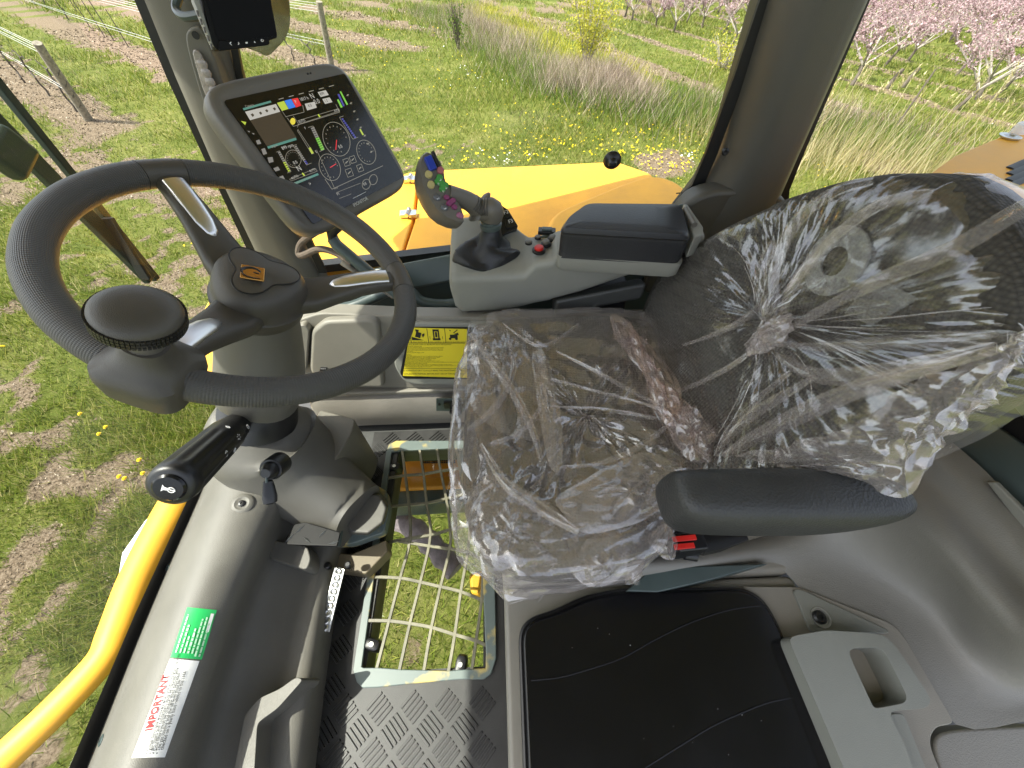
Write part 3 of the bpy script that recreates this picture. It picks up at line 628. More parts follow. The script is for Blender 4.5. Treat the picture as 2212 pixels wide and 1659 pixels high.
outer = [gp(558,1175), gp(575,1235), gp(605,1265), gp(680,1262), gp(850,1243), gp(1080,1222), gp(1205,1222), gp(1240,1195), gp(1265,1120), gp(1262,900), gp(1255,640), gp(1150,300), gp(1130,42), gp(770,42), gp(735,60), gp(722,95)]
inner = [gp(600,1160), gp(605,1162), gp(610,1164), gp(680,1163), gp(790,1172), gp(1030,1178), gp(1165,1168), gp(1212,1166), gp(1214,1100), gp(1205,900), gp(1195,640), gp(1110,300), gp(1075,78), gp(800,92), gp(750,97), gp(746,110)]
mb = MB(); n_ = len(outer); zz = Vector((0,0,-.010))
mb.add(outer+inner+[p+zz for p in outer]+[p+zz for p in inner], [(i,(i+1)%n_,n_+(i+1)%n_,n_+i) for i in range(n_)]+[(2*n_+i,3*n_+i,3*n_+(i+1)%n_,2*n_+(i+1)%n_) for i in range(n_)]+[(i,2*n_+i,2*n_+(i+1)%n_,(i+1)%n_) for i in range(n_)]+[(n_+i,n_+(i+1)%n_,3*n_+(i+1)%n_,3*n_+i) for i in range(n_)])
obj('frame', mb, M['grille'], t, bevel=.0025)
bars = [[(800,85),(815,212),(833,360),(838,530),(790,720),(735,932),(672,1175)], [(885,80),(905,205),(920,350),(940,508),(890,740),(838,945),(785,1180)], [(970,70),(990,190),(1018,328),(1037,480),(1035,575),(990,762),(945,963),(905,1190)], [(1065,70),(1085,178),(1105,310),(1132,455),(1123,592),(1090,788),(1060,1000),(1028,1188)], [(1150,455),(1196,632),(1192,830),(1165,1030),(1143,1180)]]
cross = [[(728,226),(815,212),(905,205),(990,190),(1095,176)], [(735,366),(833,358),(920,350),(1018,327),(1110,305)], [(690,548),(745,540),(838,523),(940,507),(1037,480),(1155,448)], [(780,536),(935,562),(1035,575),(1123,593),(1210,638)], [(640,714),(790,720),(890,740),(990,763),(1090,787),(1210,835)], [(618,930),(735,932),(838,945),(945,964),(1060,1000),(1165,1030),(1225,1058)]]
def strip(pts, wd, th=.008):
    P = smooth_path(pts, 4); m = MB(); rings = []
    for i, p in enumerate(P):
        d = (P[min(i+1,len(P)-1)]-P[max(i-1,0)]).normalized(); s_ = Vector((-d.y, d.x, 0))*wd/2; rings.append([p-s_+Vector((0,0,-th)), p+s_+Vector((0,0,-th)), p+s_, p-s_])
    return m.loft(rings)
for b_ in bars: obj('grille_bar', strip([gp(*q, .0145) for q in b_], .0074), M['bars'], t, bevel=.001, seg=1)
for b_ in cross: obj('grille_bar', strip([gp(*q, .0138) for q in b_], .0074), M['bars'], t, bevel=.001, seg=1)
for (a, b, d) in ((655,1050,(1,-.3,0)),(1090,1150,(.2,1,0)),(765,175,(1,.1,0)),(1090,95,(1,0,0))):
    c = gp(a, b, .004); d = Vector(d).normalized(); m = MB(); m.loft([superring(c+Vector((0,0,h_)), d*1, Vector((-d.y,d.x,0)), .020*s1, .013*s1, 16, 3) for h_, s1 in ((-.015,1.1),(.0,1),(.008,.85),(.010,.6))]); cl = obj('clip', m, M['black'], t)
    m = MB(); m.lathe([(.005,.009),(.005,.0125),(.002,.0125),(.0015,.0115)], c, (0,0,1), 12); obj('screw', m, M['zinc'], cl)
mb = MB(); mb.box((hx0-.01,hy0-.01,-.032), (hx1+.01,hy1+.01,-.026)); obj('pane', mb, M['glass'], t)
# what is seen below it
t = thing('wheel_fender', (-.2, .6, -.5), 'orange fender and dark beam under the floor window', 'fender')
mb = MB(); mb.prism([gp(640,60,-.40), gp(1160,40,-.40), gp(1160,250,-.40), gp(640,275,-.40)], (0,0,-.03)); fp = obj('fender_plate', mb, M['orange'], t, bevel=.01)
mb = MB(); mb.prism([gp(640,290,-.36), gp(1160,265,-.36), gp(1160,345,-.36), gp(640,370,-.36)], (0,0,-.12)); obj('beam', mb, M['steel'], t, bevel=.01)
mb = MB(); mb.prism([gp(640,232,-.33), gp(1160,205,-.33), gp(1160,268,-.33), gp(640,290,-.33)], (0,0,-.03)); obj('beam_lip', mb, M['orange'], t, bevel=.012)
hm = MB()
for i in range(17):
    for j in range(9):
        c = gp(905+i*9.6, 82+j*8.6, -.398); hm.add([c+Vector((.0042*cos(a_), .0042*sin(a_), 0)) for a_ in [k*pi/3 for k in range(6)]], [(0,1,2,3,4,5)])
tag(obj('perforation', hm, M['frit'], t), None, None, None, 'stuff')
mb = MB(); mb.tube(smooth_path([gp(700,355,-.55), gp(800,440,-.55), gp(900,510,-.55), gp(990,600,-.55), gp(1070,680,-.55)], 5), [.045+.006*sin(i*1.7) for i in range(21)], 10, True, (1,.6)); tag(obj('rolled_sleeve', mb, plastic('sleeve_fabric', (.17,.14,.15), .8, .9, 50, .4, 20)), 'rolled greyish sleeve hanging under the floor window', 'sleeve')
mb = MB(); mb.prism([gp(1130,700,-.3), gp(1260,660,-.3), gp(1260,820,-.3), gp(1140,800,-.3)], (0,0,-.1)); tag(obj('yellow_block', mb, M['yellow'], None, bevel=.01), 'small bright yellow block below the floor window', 'bracket')

# ---- windscreen with its lower seal, side window, pillars
XS = -.74
def pane(name, pts, nrm, th, label, cat='window'):
    t = thing(name, sum(pts, Vector())/len(pts), label, cat); m = MB(); m.prism(pts, Vector(nrm)*th); obj('pane', m, M['glass'], t); return t
t = pane('windscreen', [Vector((XS,-.55,.20)), Vector((XS,1.0,.20)), Vector((XS-.05,1.0,1.7)), Vector((XS-.05,-.55,1.7))], (-1,0,0), .005, 'front windscreen glass left of the steering wheel')
mb = MB()
e0 = [Px(x, y, XS+.02) for x, y in [(140,1680),(290,1330),(402,1086)]]; e1 = [Px(x, y, XS+.02) for x, y in [(178,1680),(318,1330),(424,1086)]]
ln0 = [e0[0]+(e0[0]-e0[2])*.9]+e0+[e0[2]+(e0[2]-e0[1])*1.9]; ln1 = [e1[0]+(e1[0]-e1[2])*.9]+e1+[e1[2]+(e1[2]-e1[1])*1.9]
mb.loft([[a, b, b+Vector((-.015,0,-.02)), a+Vector((-.015,0,-.02))] for a, b in zip(ln0, ln1)]); obj('seal', mb, M['frit'], t)
def pillar(name, left, right, y, label, depth, mat_, bulge=.03):
    """a column between two measured edges on the plane Y = y, swelling towards the cab"""
    t = thing(name, Py(*left[-1], y), label, 'pillar'); m = MB(); rings = []
    for a, b in zip(left, right):
        p = Py(*a, y); q = Py(*b, y); n = 9; inn = []
        for k in range(n):
            f = k/(n-1); inn.append(p.lerp(q, f) + Vector((0, -bulge*(1-(2*f-1)**4), 0)))
        rings.append(inn + [q+Vector((0,depth,0)), p+Vector((0,depth,0))])
    m.loft(rings); obj('cover', m, mat_, t); return t
tA = pillar('front_pillar', [(272,-60),(312,0),(380,168),(455,340),(560,560),(660,770)], [(430,-60),(462,0),(505,160),(545,300),(622,470),(712,640)], 1.0, 'sloping olive grey front pillar left of the monitor', .05, M['trim'], .035)
def edge(t, pts, y, wd, mat_=None):
    m = MB(); rings = []
    for (x, yy) in pts:
        p = Py(x, yy, y); q = Py(x+wd, yy, y); rings.append([p, q, q+Vector((0,.008,0)), p+Vector((0,.008,0))])
    m.loft(rings); obj('frit_band', m, mat_ or M['frit'], t)
edge(tA, [(262,-60),(290,0),(360,168),(440,340),(555,585),(640,770)], 1.004, 22)
edge(tA, [(452,-60),(478,0),(497,100),(512,180),(530,240),(600,400),(690,590)], 1.004, 16)
# raised lamp pod on the pillar
mb = MB(); lp_ = poly_on([(395,75),(415,55),(440,60),(472,150),(520,290),(545,370),(520,360),(470,300),(430,200)], Py(450,150,.955), Vector((.15,-1,0)).normalized())
mb.prism(rpoly(lp_, .03), (0,.05,0)); obj('lamp_pod', mb, M['trim'], tA, bevel=.02, seg=4)
o = Py(452,150,.950); nn = Vector((.15,-1,0)).normalized()
mb = MB(); mb.prism(rpoly(poly_on([(414,105),(432,106),(470,195),(478,222),(455,222),(440,195)], o, nn), .014), nn*.006); M['lens'] = plastic('lamp_lens', (.36,.32,.29), .12, .6, 300, .35, 60); lamp = obj('lamp_lens', mb, M['lens'], tA, bevel=.004)
for k in range(5):
    c = Pp(437+8.5*k, 138+19*k, o+nn*.007, nn); mb = MB(); mb.lathe([(.0085,0),(.008,.003),(.005,.0045),(0.001,.005)], c, nn, 14); obj('lens_dome', mb, M['lens'], lamp)
c = Pp(423, 76, o+nn*.004, nn); mb = MB(); mb.lathe([(.006,0),(.006,.002),(.001,.002)], c, nn, 12); obj('screw_hole', mb, M['frit'], tA)
mb = MB(); mb.tube(smooth_path([Py(395,-30,.93), Py(380,15,.92), Py(398,36,.90), Py(440,30,.89)], 6), .0065, 8); obj('cable_loop', mb, M['steel'], tA)
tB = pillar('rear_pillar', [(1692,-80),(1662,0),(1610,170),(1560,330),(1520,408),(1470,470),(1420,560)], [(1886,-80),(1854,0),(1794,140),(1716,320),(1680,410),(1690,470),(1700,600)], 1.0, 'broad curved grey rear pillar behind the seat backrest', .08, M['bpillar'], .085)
edge(tB, [(1680,-80),(1642,0),(1588,160),(1525,330),(1495,400),(1455,440)], 1.004, 26)
edge(tB, [(1886,-80),(1854,0),(1794,140),(1716,320),(1680,410),(1676,450)], .975, 26)
for a, b in ((1566,326),(1718,332)):
    c = Py(a, b, .955 if a < 1600 else .985); mb = MB(); mb.lathe([(.008,0),(.008,.006),(.005,.008),(.001,.007)], c, (-.2,-1,0), 14); obj('screw', mb, M['black'], tB)
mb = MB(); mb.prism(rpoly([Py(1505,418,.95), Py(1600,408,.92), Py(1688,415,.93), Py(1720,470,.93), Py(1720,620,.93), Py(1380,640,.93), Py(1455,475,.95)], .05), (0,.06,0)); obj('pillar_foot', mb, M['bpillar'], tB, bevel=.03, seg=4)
t = pane('side_window', [Py(655,640,1.02), Py(990,560,1.02), Py(1500,440,1.02), Py(1660,-60,1.02), Py(500,-60,1.02)], (0,1,0), .005, 'right side window glass between the two pillars')
c = Py(1323,352,1.0); mb = MB(); mb.lathe([(.020,.018),(.022,.012),(.019,.006),(.012,.002),(.010,-.004),(.0085,-.010),(.004,-.012)], c, (.15,1,.1), 28); obj('glass_stud', mb, M['black'], t)
m = MB()                                                  # the maker's stamp, too small to read
for x0_, x1_, y_ in ((1460,1468,419),(1470,1478,418),(1480,1488,419),(1467,1472,424),(1474,1480,424),(1466,1482,428),(1460,1466,434),(1469,1476,434),(1479,1486,433)):
    a, b = Py(x0_, y_, 1.016), Py(x1_, y_-.6, 1.016); m.add([a, b, b+Vector((0,0,.0032)), a+Vector((0,0,.0032))], [(0,1,2,3)])
m.add([Py(x_, y_, 1.016) for x_, y_ in ((1454,443),(1464,436),(1480,432),(1476,440),(1466,446))], [(0,1,2,3,4)])  # dark blotch below the stamp
tag(obj('glass_mark', m, M['trimdark'], t), None, None, None, 'stuff')
tR = pane('rear_side_window', [Py(1900,-60,1.02), Py(1720,420,1.02), Py(2000,640,1.02), Py(2900,500,1.02), Py(2900,-60,1.02)], (0,1,0), .005, 'rear corner window glass right of the broad pillar')
# ---- window sill frame, handrail
t = thing('window_sill', (-.2, .95, .35), 'dark teal metal sill under the side window', 'sill')
mb = MB(); s0 = [(650,650),(700,600),(800,580),(970,548),(1200,500),(1500,432)]
mb.loft([[Py(x, y+2, 1.03), Py(x, y+2, .965), Py(x+1, y+14, .955), Py(x+2, y+60, .93), Py(x+2, y+60, 1.03)] for x, y in s0]); obj('frame', mb, M['steel'], t, bevel=.006)
mb = MB(); mb.tube(smooth_path([Py(690,668,.86), Py(760,662,.86), Py(850,625,.87), Py(885,630,.87), Py(912,652,.86), Py(960,658,.86), Py(1020,650,.86)], 6), .0155, 14); obj('handrail', mb, M['steel'], t)
mb = MB(); mb.prism([Vector((-.62,.955,.0)), Vector((-.62,.955,.36)), Vector((-.35,.955,.395)), Vector((.0,.955,.47)), Vector((.50,.955,.585)), Vector((.95,.955,.60)), Vector((.95,.955,.0))], (0,.02,0)); obj('skirt', mb, M['steel'], t, bevel=.005)
# ------------------------------------------------------------------ front console under the windscreen
t = thing('front_console', (-.5, .1, 0), 'grey moulded console along the windscreen with stickers', 'console')
r0 = [Px(x, y, -.715) for x, y in [(490,960),(455,1015),(424,1086),(318,1330),(178,1680),(60,1960)]]
r1 = [Pz(x, y, .300) for x, y in [(535,960),(505,1020),(478,1086),(380,1330),(248,1680),(145,1960)]]
r2 = [Pz(x, y, .262) for x, y in [(640,960),(620,1020),(590,1086),(488,1330),(362,1680),(262,1960)]]
r3 = [Pz(x, y, .155) for x, y in [(660,1000),(640,1070),(612,1140),(524,1360),(426,1680),(345,1960)]]
r4 = [Pz(x, y, .115) for x, y in [(690,1010),(680,1080),(655,1150),(600,1370),(520,1680),(450,1960)]]
r5 = [Pz(x, y, .10) for x, y in [(760,1030),(745,1110),(715,1190),(680,1380),(636,1680),(600,1960)]]
r6 = [Vector((p.x, p.y, .0)) for p in r5]
def refine(r): return smooth_path(r, 5)
RR = [refine(r) for r in (r0, r1, r2, r3, r4, r5, r6)]
mb = MB(); cols = list(zip(*RR)); cols = [smooth_path(list(c), 6) for c in cols]
mb.loft(cols, caps=False, closed=False); ctree = bvh_of(mb); M['shelldust'] = plastic('dusty_shell', (.128,.122,.105), .5, .45, 800, .12, 9); obj('body', mb, M['shelldust'], t, ang=60)
mb = MB(); mb.prism(rpoly(up([(528,1545),(560,1508),(604,1488),(640,1462),(655,1468),(600,1530),(556,1562),(546,1720),(495,1720)], .165), .008), (0,0,-.09)); obj('pocket_divider', mb, M['shelldust'], t, bevel=.008, seg=3)
mb = MB(); mb.prism(rpoly(up([(590,1166),(664,1180),(672,1208),(662,1232),(580,1206)], .165), .010), (0,0,-.10)); obj('pocket_block', mb, M['shelldust'], t, bevel=.010, seg=3)
# dark end of the footwell
mb = MB(); mb.prism(rpoly(up([(690,884),(768,905),(760,935),(712,1012),(655,985)], .26), .012), (0,0,-.22)); obj('footwell_cover', mb, M['trim'], t, bevel=.012, seg=3)
for a, b, zz_ in ((363,1225,.298),(219,1599,.298)):
    hq = ctree.ray_cast(EYE, ray(a, b).normalized()); c = hq[0]; nn = hq[1] if hq[1].z > 0 else -hq[1]; mb = MB(); mb.lathe([(.0085,-.001),(.0085,.0008),(.006,.002),(.0035,.002),(.003,.0005),(.0001,.0005)], c, nn, 16); obj('screw', mb, M['steel'], t)
hq = ctree.ray_cast(EYE, ray(523,1088).normalized()); c = hq[0]; mb = MB(); mb.lathe([(.022,-.001),(.019,.002),(.014,.003),(.010,.001),(.0001,.001)], c, (.25,-.1,1), 20); bo = obj('screw_boss', mb, M['shelldust'], t)
mb = MB(); mb.lathe([(.007,.001),(.007,.003),(.004,.0045),(.0025,.0045),(.002,.003),(.0001,.003)], c, (.25,-.1,1), 12); obj('screw', mb, M['black'], bo)
# stickers, flat on the slope between crest and inner edge
e_y = (RR[2][12]-RR[2][18]).normalized(); e_x = (RR[2][14]-RR[1][14]); e_x = (e_x-e_y*e_x.dot(e_y)).normalized(); sn = e_x.cross(e_y).normalized()
if sn.z < 0: sn = -sn
so_ = RR[1][15].lerp(RR[2][15], .5)+sn*.0075
def csheet(quad, nm, mat, parent, off, nu=6, nv=14, uv0=(0,0,1,1)):
    m = MB()
    def fn(u, v):
        u = uv0[0]+(uv0[2]-uv0[0])*u; v = uv0[1]+(uv0[3]-uv0[1])*v
        x = (quad[3][0]*(1-u)+quad[2][0]*u)*(1-v)+(quad[0][0]*(1-u)+quad[1][0]*u)*v; y = (quad[3][1]*(1-u)+quad[2][1]*u)*(1-v)+(quad[0][1]*(1-u)+quad[1][1]*u)*v
        d = ray(x, y).normalized(); h = ctree.ray_cast(EYE, d); return h[0]+h[1].normalized()*off*(1 if h[1].z > 0 else -1)
    m.grid(fn, nu, nv); return obj(nm, m, mat, parent) if nm else m
GQ = [(405,1312),(468,1318),(435,1425),(369,1420)]; WQ = [(368,1423),(430,1428),(355,1636),(285,1637)]
gs = tag(csheet(GQ, 'green_sticker', M['green'], None, .0015), 'green refrigerant sticker on the sunlit console', 'sticker')
ws = tag(csheet(WQ, 'white_sticker', M['white'], None, .0015), 'white sticker headed IMPORTANT in red on the console', 'sticker')
def sp(x, y):
    d = ray(x, y).normalized(); h = ctree.ray_cast(EYE, d); return h[0]
ax_t = (sp(352,1492)-sp(326,1572)).normalized(); sn = ax_t.cross(-e_x); sn = sn if sn.z > 0 else -sn
conform(text('IMPORTANT', .0125, sp(327,1578), ax_t, -e_x, M['redink'], ws, xs=1.0, ext=0, bold=.0004), ctree, sn, .0024)
lines_ = ['\u2022 Close door and windows when the air conditioning is on','\u2022 Air filters and condensers must be cleaned daily','\u2022 Coal filters must be changed when saturated','\u2022 The gas loading and the oil level must be','   checked on a yearly basis related to the 134A']
for i, l in enumerate(lines_): conform(text(l, .0066, sp(321+7.4*i, 1628), ax_t, -e_x, M['ink'], ws, xs=.80, ext=0), ctree, sn, .0024)
m = MB()
for k, (f0, L) in enumerate([(.10,.86),(.10,.66),(.10,.44),(.10,.6),(.10,.80),(.05,.84),(.05,.72)]):
    f = .10+.125*k; x0_ = f0
    while x0_ < L:
        ww = random.uniform(.05,.13); q = csheet(GQ, None, None, None, .0024, 1, 2, (f, x0_, f+.055, min(L, x0_+ww))); m.add(q.v, q.f); x0_ += ww+.018
obj('print_lines', m, M['palegreen'], gs)
csheet(GQ, 'blank_field', M['white'], gs, .0024, 1, 4, (.84,.55,.94,.92))

# ------------------------------------------------------------------ right inner wall with the yellow notice
WO, WN = Vector((0,.70,.19)), Vector((0,-.985,.17)).normalized()
def W_(x, y, d=0): return Pp(x, y, WO+WN*d, WN)
def wslab(pts, d, th, nm, mat, parent, r=.0, **k):
    P = [W_(x, y, d) for x, y in pts]; P = rpoly(P, r) if r else P; m = MB(); m.prism(P, -WN*th); return obj(nm, m, mat, parent, **k)
t = thing('right_panel', (-.2,.72,.2), 'grey moulded right wall panel with a sunlit bulge', 'wall panel')
wslab([(600,705),(690,676),(900,684),(1500,690),(1500,842),(700,838),(560,850)], 0, .05, 'panel', M['shell'], t, .02, bevel=.008)
wslab([(672,716),(700,694),(800,690),(818,700),(826,800),(830,838),(690,838),(668,800)], .022, .03, 'raised_bulge', M['shell'], t, .014, bevel=.010, seg=4)
wslab([(624,714),(655,700),(668,712),(662,800),(628,800)], .02, .03, 'side_block', M['shell'], t, .01, bevel=.008, seg=3)
wslab([(860,697),(1500,702),(1500,836),(895,832),(870,824),(850,790)], .012, .03, 'notice_frame', M['console'], t, .02, bevel=.007, seg=3)
wslab([(886,706),(1500,709),(1500,822),(872,818),(864,806)], .0128, .002, 'notice_recess', M['frit'], t, .008)
wslab([(690,797),(705,797),(707,822),(690,822)], .03, .02, 'black_clip', M['black'], t, bevel=.002)
# padded skirt below, bellied
a_ = [W_(x, 840) for x in (590,740,900,1100,1500)]
mb = MB(); rings = []
for x_ in (-.60,-.50,-.42,-.30,-.15,.0,.2):
    rings.append([Vector((x_, .705, .185)), Vector((x_, .690-.004*sin(x_*19), .165)), Vector((x_, .672+.006*sin(x_*31), .11)), Vector((x_, .676, .05)), Vector((x_, .688+.004*sin(x_*43), .008)), Vector((x_, .76, .0)), Vector((x_, .76, .185))])
mb.loft(rings); M['pad'] = plastic('skirt_padding', (.20,.185,.16), .6, .6, 350, .15, 7); obj('padded_skirt', mb, M['pad'], t, sub=2)
mb = MB(); mb.box((-.62,.690,.180), (.3,.725,.196)); obj('lip', mb, M['shell'], t, bevel=.005)
sg = tag(wslab([(887,708),(1009,711),(1009,816),(870,812)], .0142, .0006, 'safety_notice', M['signyellow'], None), 'yellow safety notice with pictograms on the right wall', 'sign')
wx = (W_(1000,760)-W_(880,760)).normalized(); wy = (W_(900,700)-W_(900,800)); wy = (wy-wx*wy.dot(wx)).normalized()
def sq(u, v): return Vector(W_(870+u, 812, .0148)) 
o_bl = W_(870,812,.0148); o_br = W_(1009,816,.0148); o_tl = W_(887,708,.0148); SW = (o_br-o_bl).length; SH = (o_tl-o_bl).dot(wy)
def S2(u, v): return o_bl+wx*u*SW+wy*v*SH
def srect(m, u0, v0, u1, v1): m.add([S2(u0,v0),S2(u1,v0),S2(u1,v1),S2(u0,v1)], [(0,1,2,3)])
m = MB(); srect(m,.02,.70,1,.712)
for u in (.22,.47,.72): srect(m,u,.71,u+.008,.99)
srect(m,.03,.165,.98,.172); obj('rule', m, M['ink'], sg)
def spoly(m, pts): m.add([S2(u,v) for u, v in pts], [tuple(range(len(pts)))])
for k, u in enumerate((.24,.49,.74)):                    # three pictograms of the machine
    m = MB()
    if k == 0: spoly(m, [(u,.76),(u+.17,.76),(u,.83)]); spoly(m, [(u+.05,.83),(u+.12,.80),(u+.15,.90),(u+.08,.93)]); spoly(m, [(u+.07,.93),(u+.11,.92),(u+.12,.96),(u+.07,.97)]); spoly(m,[(u+.15,.87),(u+.19,.90),(u+.19,.86),(u+.16,.81)])
    if k == 1: srect(m,u+.05,.76,u+.16,.80); srect(m,u+.06,.80,u+.08,.97); srect(m,u+.13,.80,u+.15,.97); srect(m,u+.08,.93,u+.13,.97); srect(m,u+.09,.82,u+.12,.92); srect(m,u+.01,.78,u+.015,.84); srect(m,u+.19,.78,u+.195,.84)
    if k == 2: srect(m,u+.05,.80,u+.16,.87); spoly(m,[(u+.10,.88),(u+.18,.86),(u+.17,.91)]); spoly(m,[(u+.04,.97),(u+.06,.93),(u+.07,.95)]); spoly(m,[(u+.10,.91),(u+.16,.97),(u+.17,.96),(u+.11,.90)]); spoly(m,[(u+.05+.02*cos(a*pi/4),.79+.025*sin(a*pi/4)) for a in range(8)]); spoly(m,[(u+.14+.022*cos(a*pi/4),.79+.027*sin(a*pi/4)) for a in range(8)])
    obj('pictogram', m, M['ink'], sg)
def stext(b, u, v, sz, xs=1.0): text(b, sz, S2(u, v), wx, wy, M['ink'], sg, xs=xs, ext=0)
stext('MAX  SLOPE  30 %', .25, .718, .0045); stext('MAX  LEANING  20 %', .49, .718, .0045); stext('RISK OF ELECTRIC SHOCK', .735, .718, .0042)
stext('INSTRUCTIONS MUST BE READ CAREFULLY BEFORE ANY USE OF THIS EQUIPMENT', .03, .665, .0052, .72)
body_ = ['BEFORE STARTING AFTER ANNUAL USE:','- make sure that no one is inside this machine or working on any parts of this machine','- make sure that the controls are in neutral position and specially the driving control','- anyone around the machine must be informed of any start of operation at any time','- then activate the starter','- never start the pump while the engine is cold','','WHILE OPERATING:','- make sure at all times that the slopes are never exceeding the machine capacities','- for more safety, according to the terrain, drive carefully at minimum speed','- before moving abruptly, to the top and bottom of important slopes','- lubricate points of the controls especially the driving gears','- make sure to be a minimum of 1.50m pits before going forward or reverse','- before emptying the bin, make sure that the machine is in a level position, NEVER move the machine when the','bin is on emptying, or partially emptying condition','- NEVER proceed to a lift correction when the bin is in an emptying or partially emptying condition','- NEVER work on any parts of the machine while the engine is still running. Make sure that the engine is at a total','stop before any intervention, especially on the extractors']
for i, l in enumerate(body_):
    if l: stext(l, .03, .630-.0255*i, .0042, .80)
stext('IT IS MANDATORY TO FULLY READ THE MAINTENANCE AND', .03, .105, .0075, .80); stext('UTILISATION MANUAL BEFORE ANY USE OF THIS EQUIPMENT', .03, .03, .0075, .80)
# switch bracket low on the wall
t = thing('socket_bracket', (-.1,.66,.1), 'small metal bracket with a black socket low on the right wall', 'bracket')
mb = MB(); mb.prism([Py(942,862,.655), Py(1040,862,.655), Py(1040,890,.655), Py(942,888,.655)], (0,.004,0)); obj('plate', mb, M['steel'], t, bevel=.0015)
mb = MB(); c = Py(985,880,.64); mb.lathe([(.016,-.02),(.018,0),(.018,.02),(.012,.025)], c, (0,-1,.1), 16); mb.box((c.x-.035,.645,c.z-.012),(c.x+.05,.665,c.z+.012)); obj('socket', mb, M['black'], t)
c = Py(949,873,.652); mb = MB(); mb.lathe([(.004,0),(.004,.003),(.001,.003)], c, (0,-1,0), 10); obj('screw', mb, M['frit'], t)

# ------------------------------------------------------------------ steering wheel
WC = Vector((-.343,.486,.765)); wn = Vector((sin(.5),0,cos(.5))); w1 = Vector((cos(.5),0,-sin(.5))); w2 = Vector((0,1,0)); WR = .2105; Wr = .0184
def wp(r, a, k=0): return WC + (w1*cos(a)+w2*sin(a))*r + wn*k
def wang(x, y): p = Pp(x, y, WC, wn)-WC; return math.atan2(p.dot(w2), p.dot(w1)), p.length
a1 = wang(363,388)[0]; a2 = wang(872,607)[0]; a3 = wang(330,800)[0]
t = thing('steering_wheel', WC, 'dark grey three spoke steering wheel with textured rim', 'steering wheel')
def rim_mat():
    m = plastic('textured_rim', (.050,.048,.044), .42, 0, 1, .06, 8); nd = m.node_tree.nodes; lk = m.node_tree.links; b = nd['Principled BSDF']
    uv = N(nd,'ShaderNodeUVMap'); sx = N(nd,'ShaderNodeSeparateXYZ'); lk.new(uv.outputs[0], sx.inputs[0]); outs = []
    for s1, s2 in ((130,66),(130,-66)):
        m1 = N(nd,'ShaderNodeMath',operation='MULTIPLY'); m1.inputs[1].default_value = s1*pi; lk.new(sx.outputs[0], m1.inputs[0])
        m2 = N(nd,'ShaderNodeMath',operation='MULTIPLY_ADD'); m2.inputs[1].default_value = s2*pi; lk.new(sx.outputs[1], m2.inputs[0]); lk.new(m1.outputs[0], m2.inputs[2])
        sn_ = N(nd,'ShaderNodeMath',operation='SINE'); lk.new(m2.outputs[0], sn_.inputs[0]); outs.append(sn_)
    mm = N(nd,'ShaderNodeMath',operation='MULTIPLY'); lk.new(outs[0].outputs[0], mm.inputs[0]); lk.new(outs[1].outputs[0], mm.inputs[1])
    bp = N(nd,'ShaderNodeBump'); bp.inputs['Strength'].default_value = .4; bp.inputs['Distance'].default_value = .0009; lk.new(mm.outputs[0], bp.inputs['Height']); lk.new(bp.outputs[0], b.inputs['Normal']); return m
M['rim'] = rim_mat()
def arc(a, b, mat, nm, r=Wr, nu=60):
    m = MB()
    def fn(u, v):
        an = a+(b-a)*u; ph = 2*pi*v; rr = r*(1+.012*sin(an*19)*(.5-.5*cos(ph+pi)) ); c = wp(WR, an); rad = (w1*cos(an)+w2*sin(an)); return c+rad*cos(ph)*rr+wn*sin(ph)*rr*1.02
    m.grid(fn, nu, 28, uv=True); n0 = len(m.v)
    for j in (0, nu): m.f.append(tuple((k*(nu+1)+j) for k in range(28)))
    return obj(nm, m, mat, t, ang=50)
while a2 < a1: a2 += 2*pi
def norm(a, lo):
    while a < lo: a += 2*pi
    while a >= lo+2*pi: a -= 2*pi
    return a
A = sorted([norm(a1,0), norm(a2,0), norm(a3,0)]); g = .13
for i in range(3):
    s_ = A[i]; e_ = A[(i+1) % 3]; e_ = e_ if e_ > s_ else e_+2*pi
    arc(s_+g+.004, e_-g-.004, M['rim'], 'rim_grip'); arc(s_-g+.0005, s_+g-.0005, M['wheel'], 'rim_joint', Wr*1.01, 16)
for i, (a, full) in enumerate(((a1,1),(a2,1),(a3,1))):
    d = w1*cos(a)+w2*sin(a); s_ = wn.cross(d); m = MB(); rings = []
    for r_, wd, tk, k in ((.045,.034,.018,-.050),(.075,.031,.017,-.046),(.105,.026,.016,-.032),(.14,.0215,.0145,-.016),(.175,.0185,.013,-.006),(.203,.0165,.011,-.002)): rings.append(superring(WC+d*r_+wn*k, s_, wn, wd, tk, 20, 3.2))
    m.loft(rings); sp_ = obj('spoke', m, M['wheel'], t, ang=50)
    m = MB(); rings = []
    for r_, wd, tk, k in ((.096,.002,.001,-.021),(.102,.008,.0035,-.018),(.118,.0125,.005,-.0115),(.14,.014,.0055,-.0035),(.165,.0145,.0055,.004),(.184,.0145,.005,.0075)): rings.append(superring(WC+d*r_+wn*k, s_, wn, wd, tk, 18, 2.3))
    m.loft(rings); obj('chrome_insert', m, M['chrome'], sp_, ang=60)
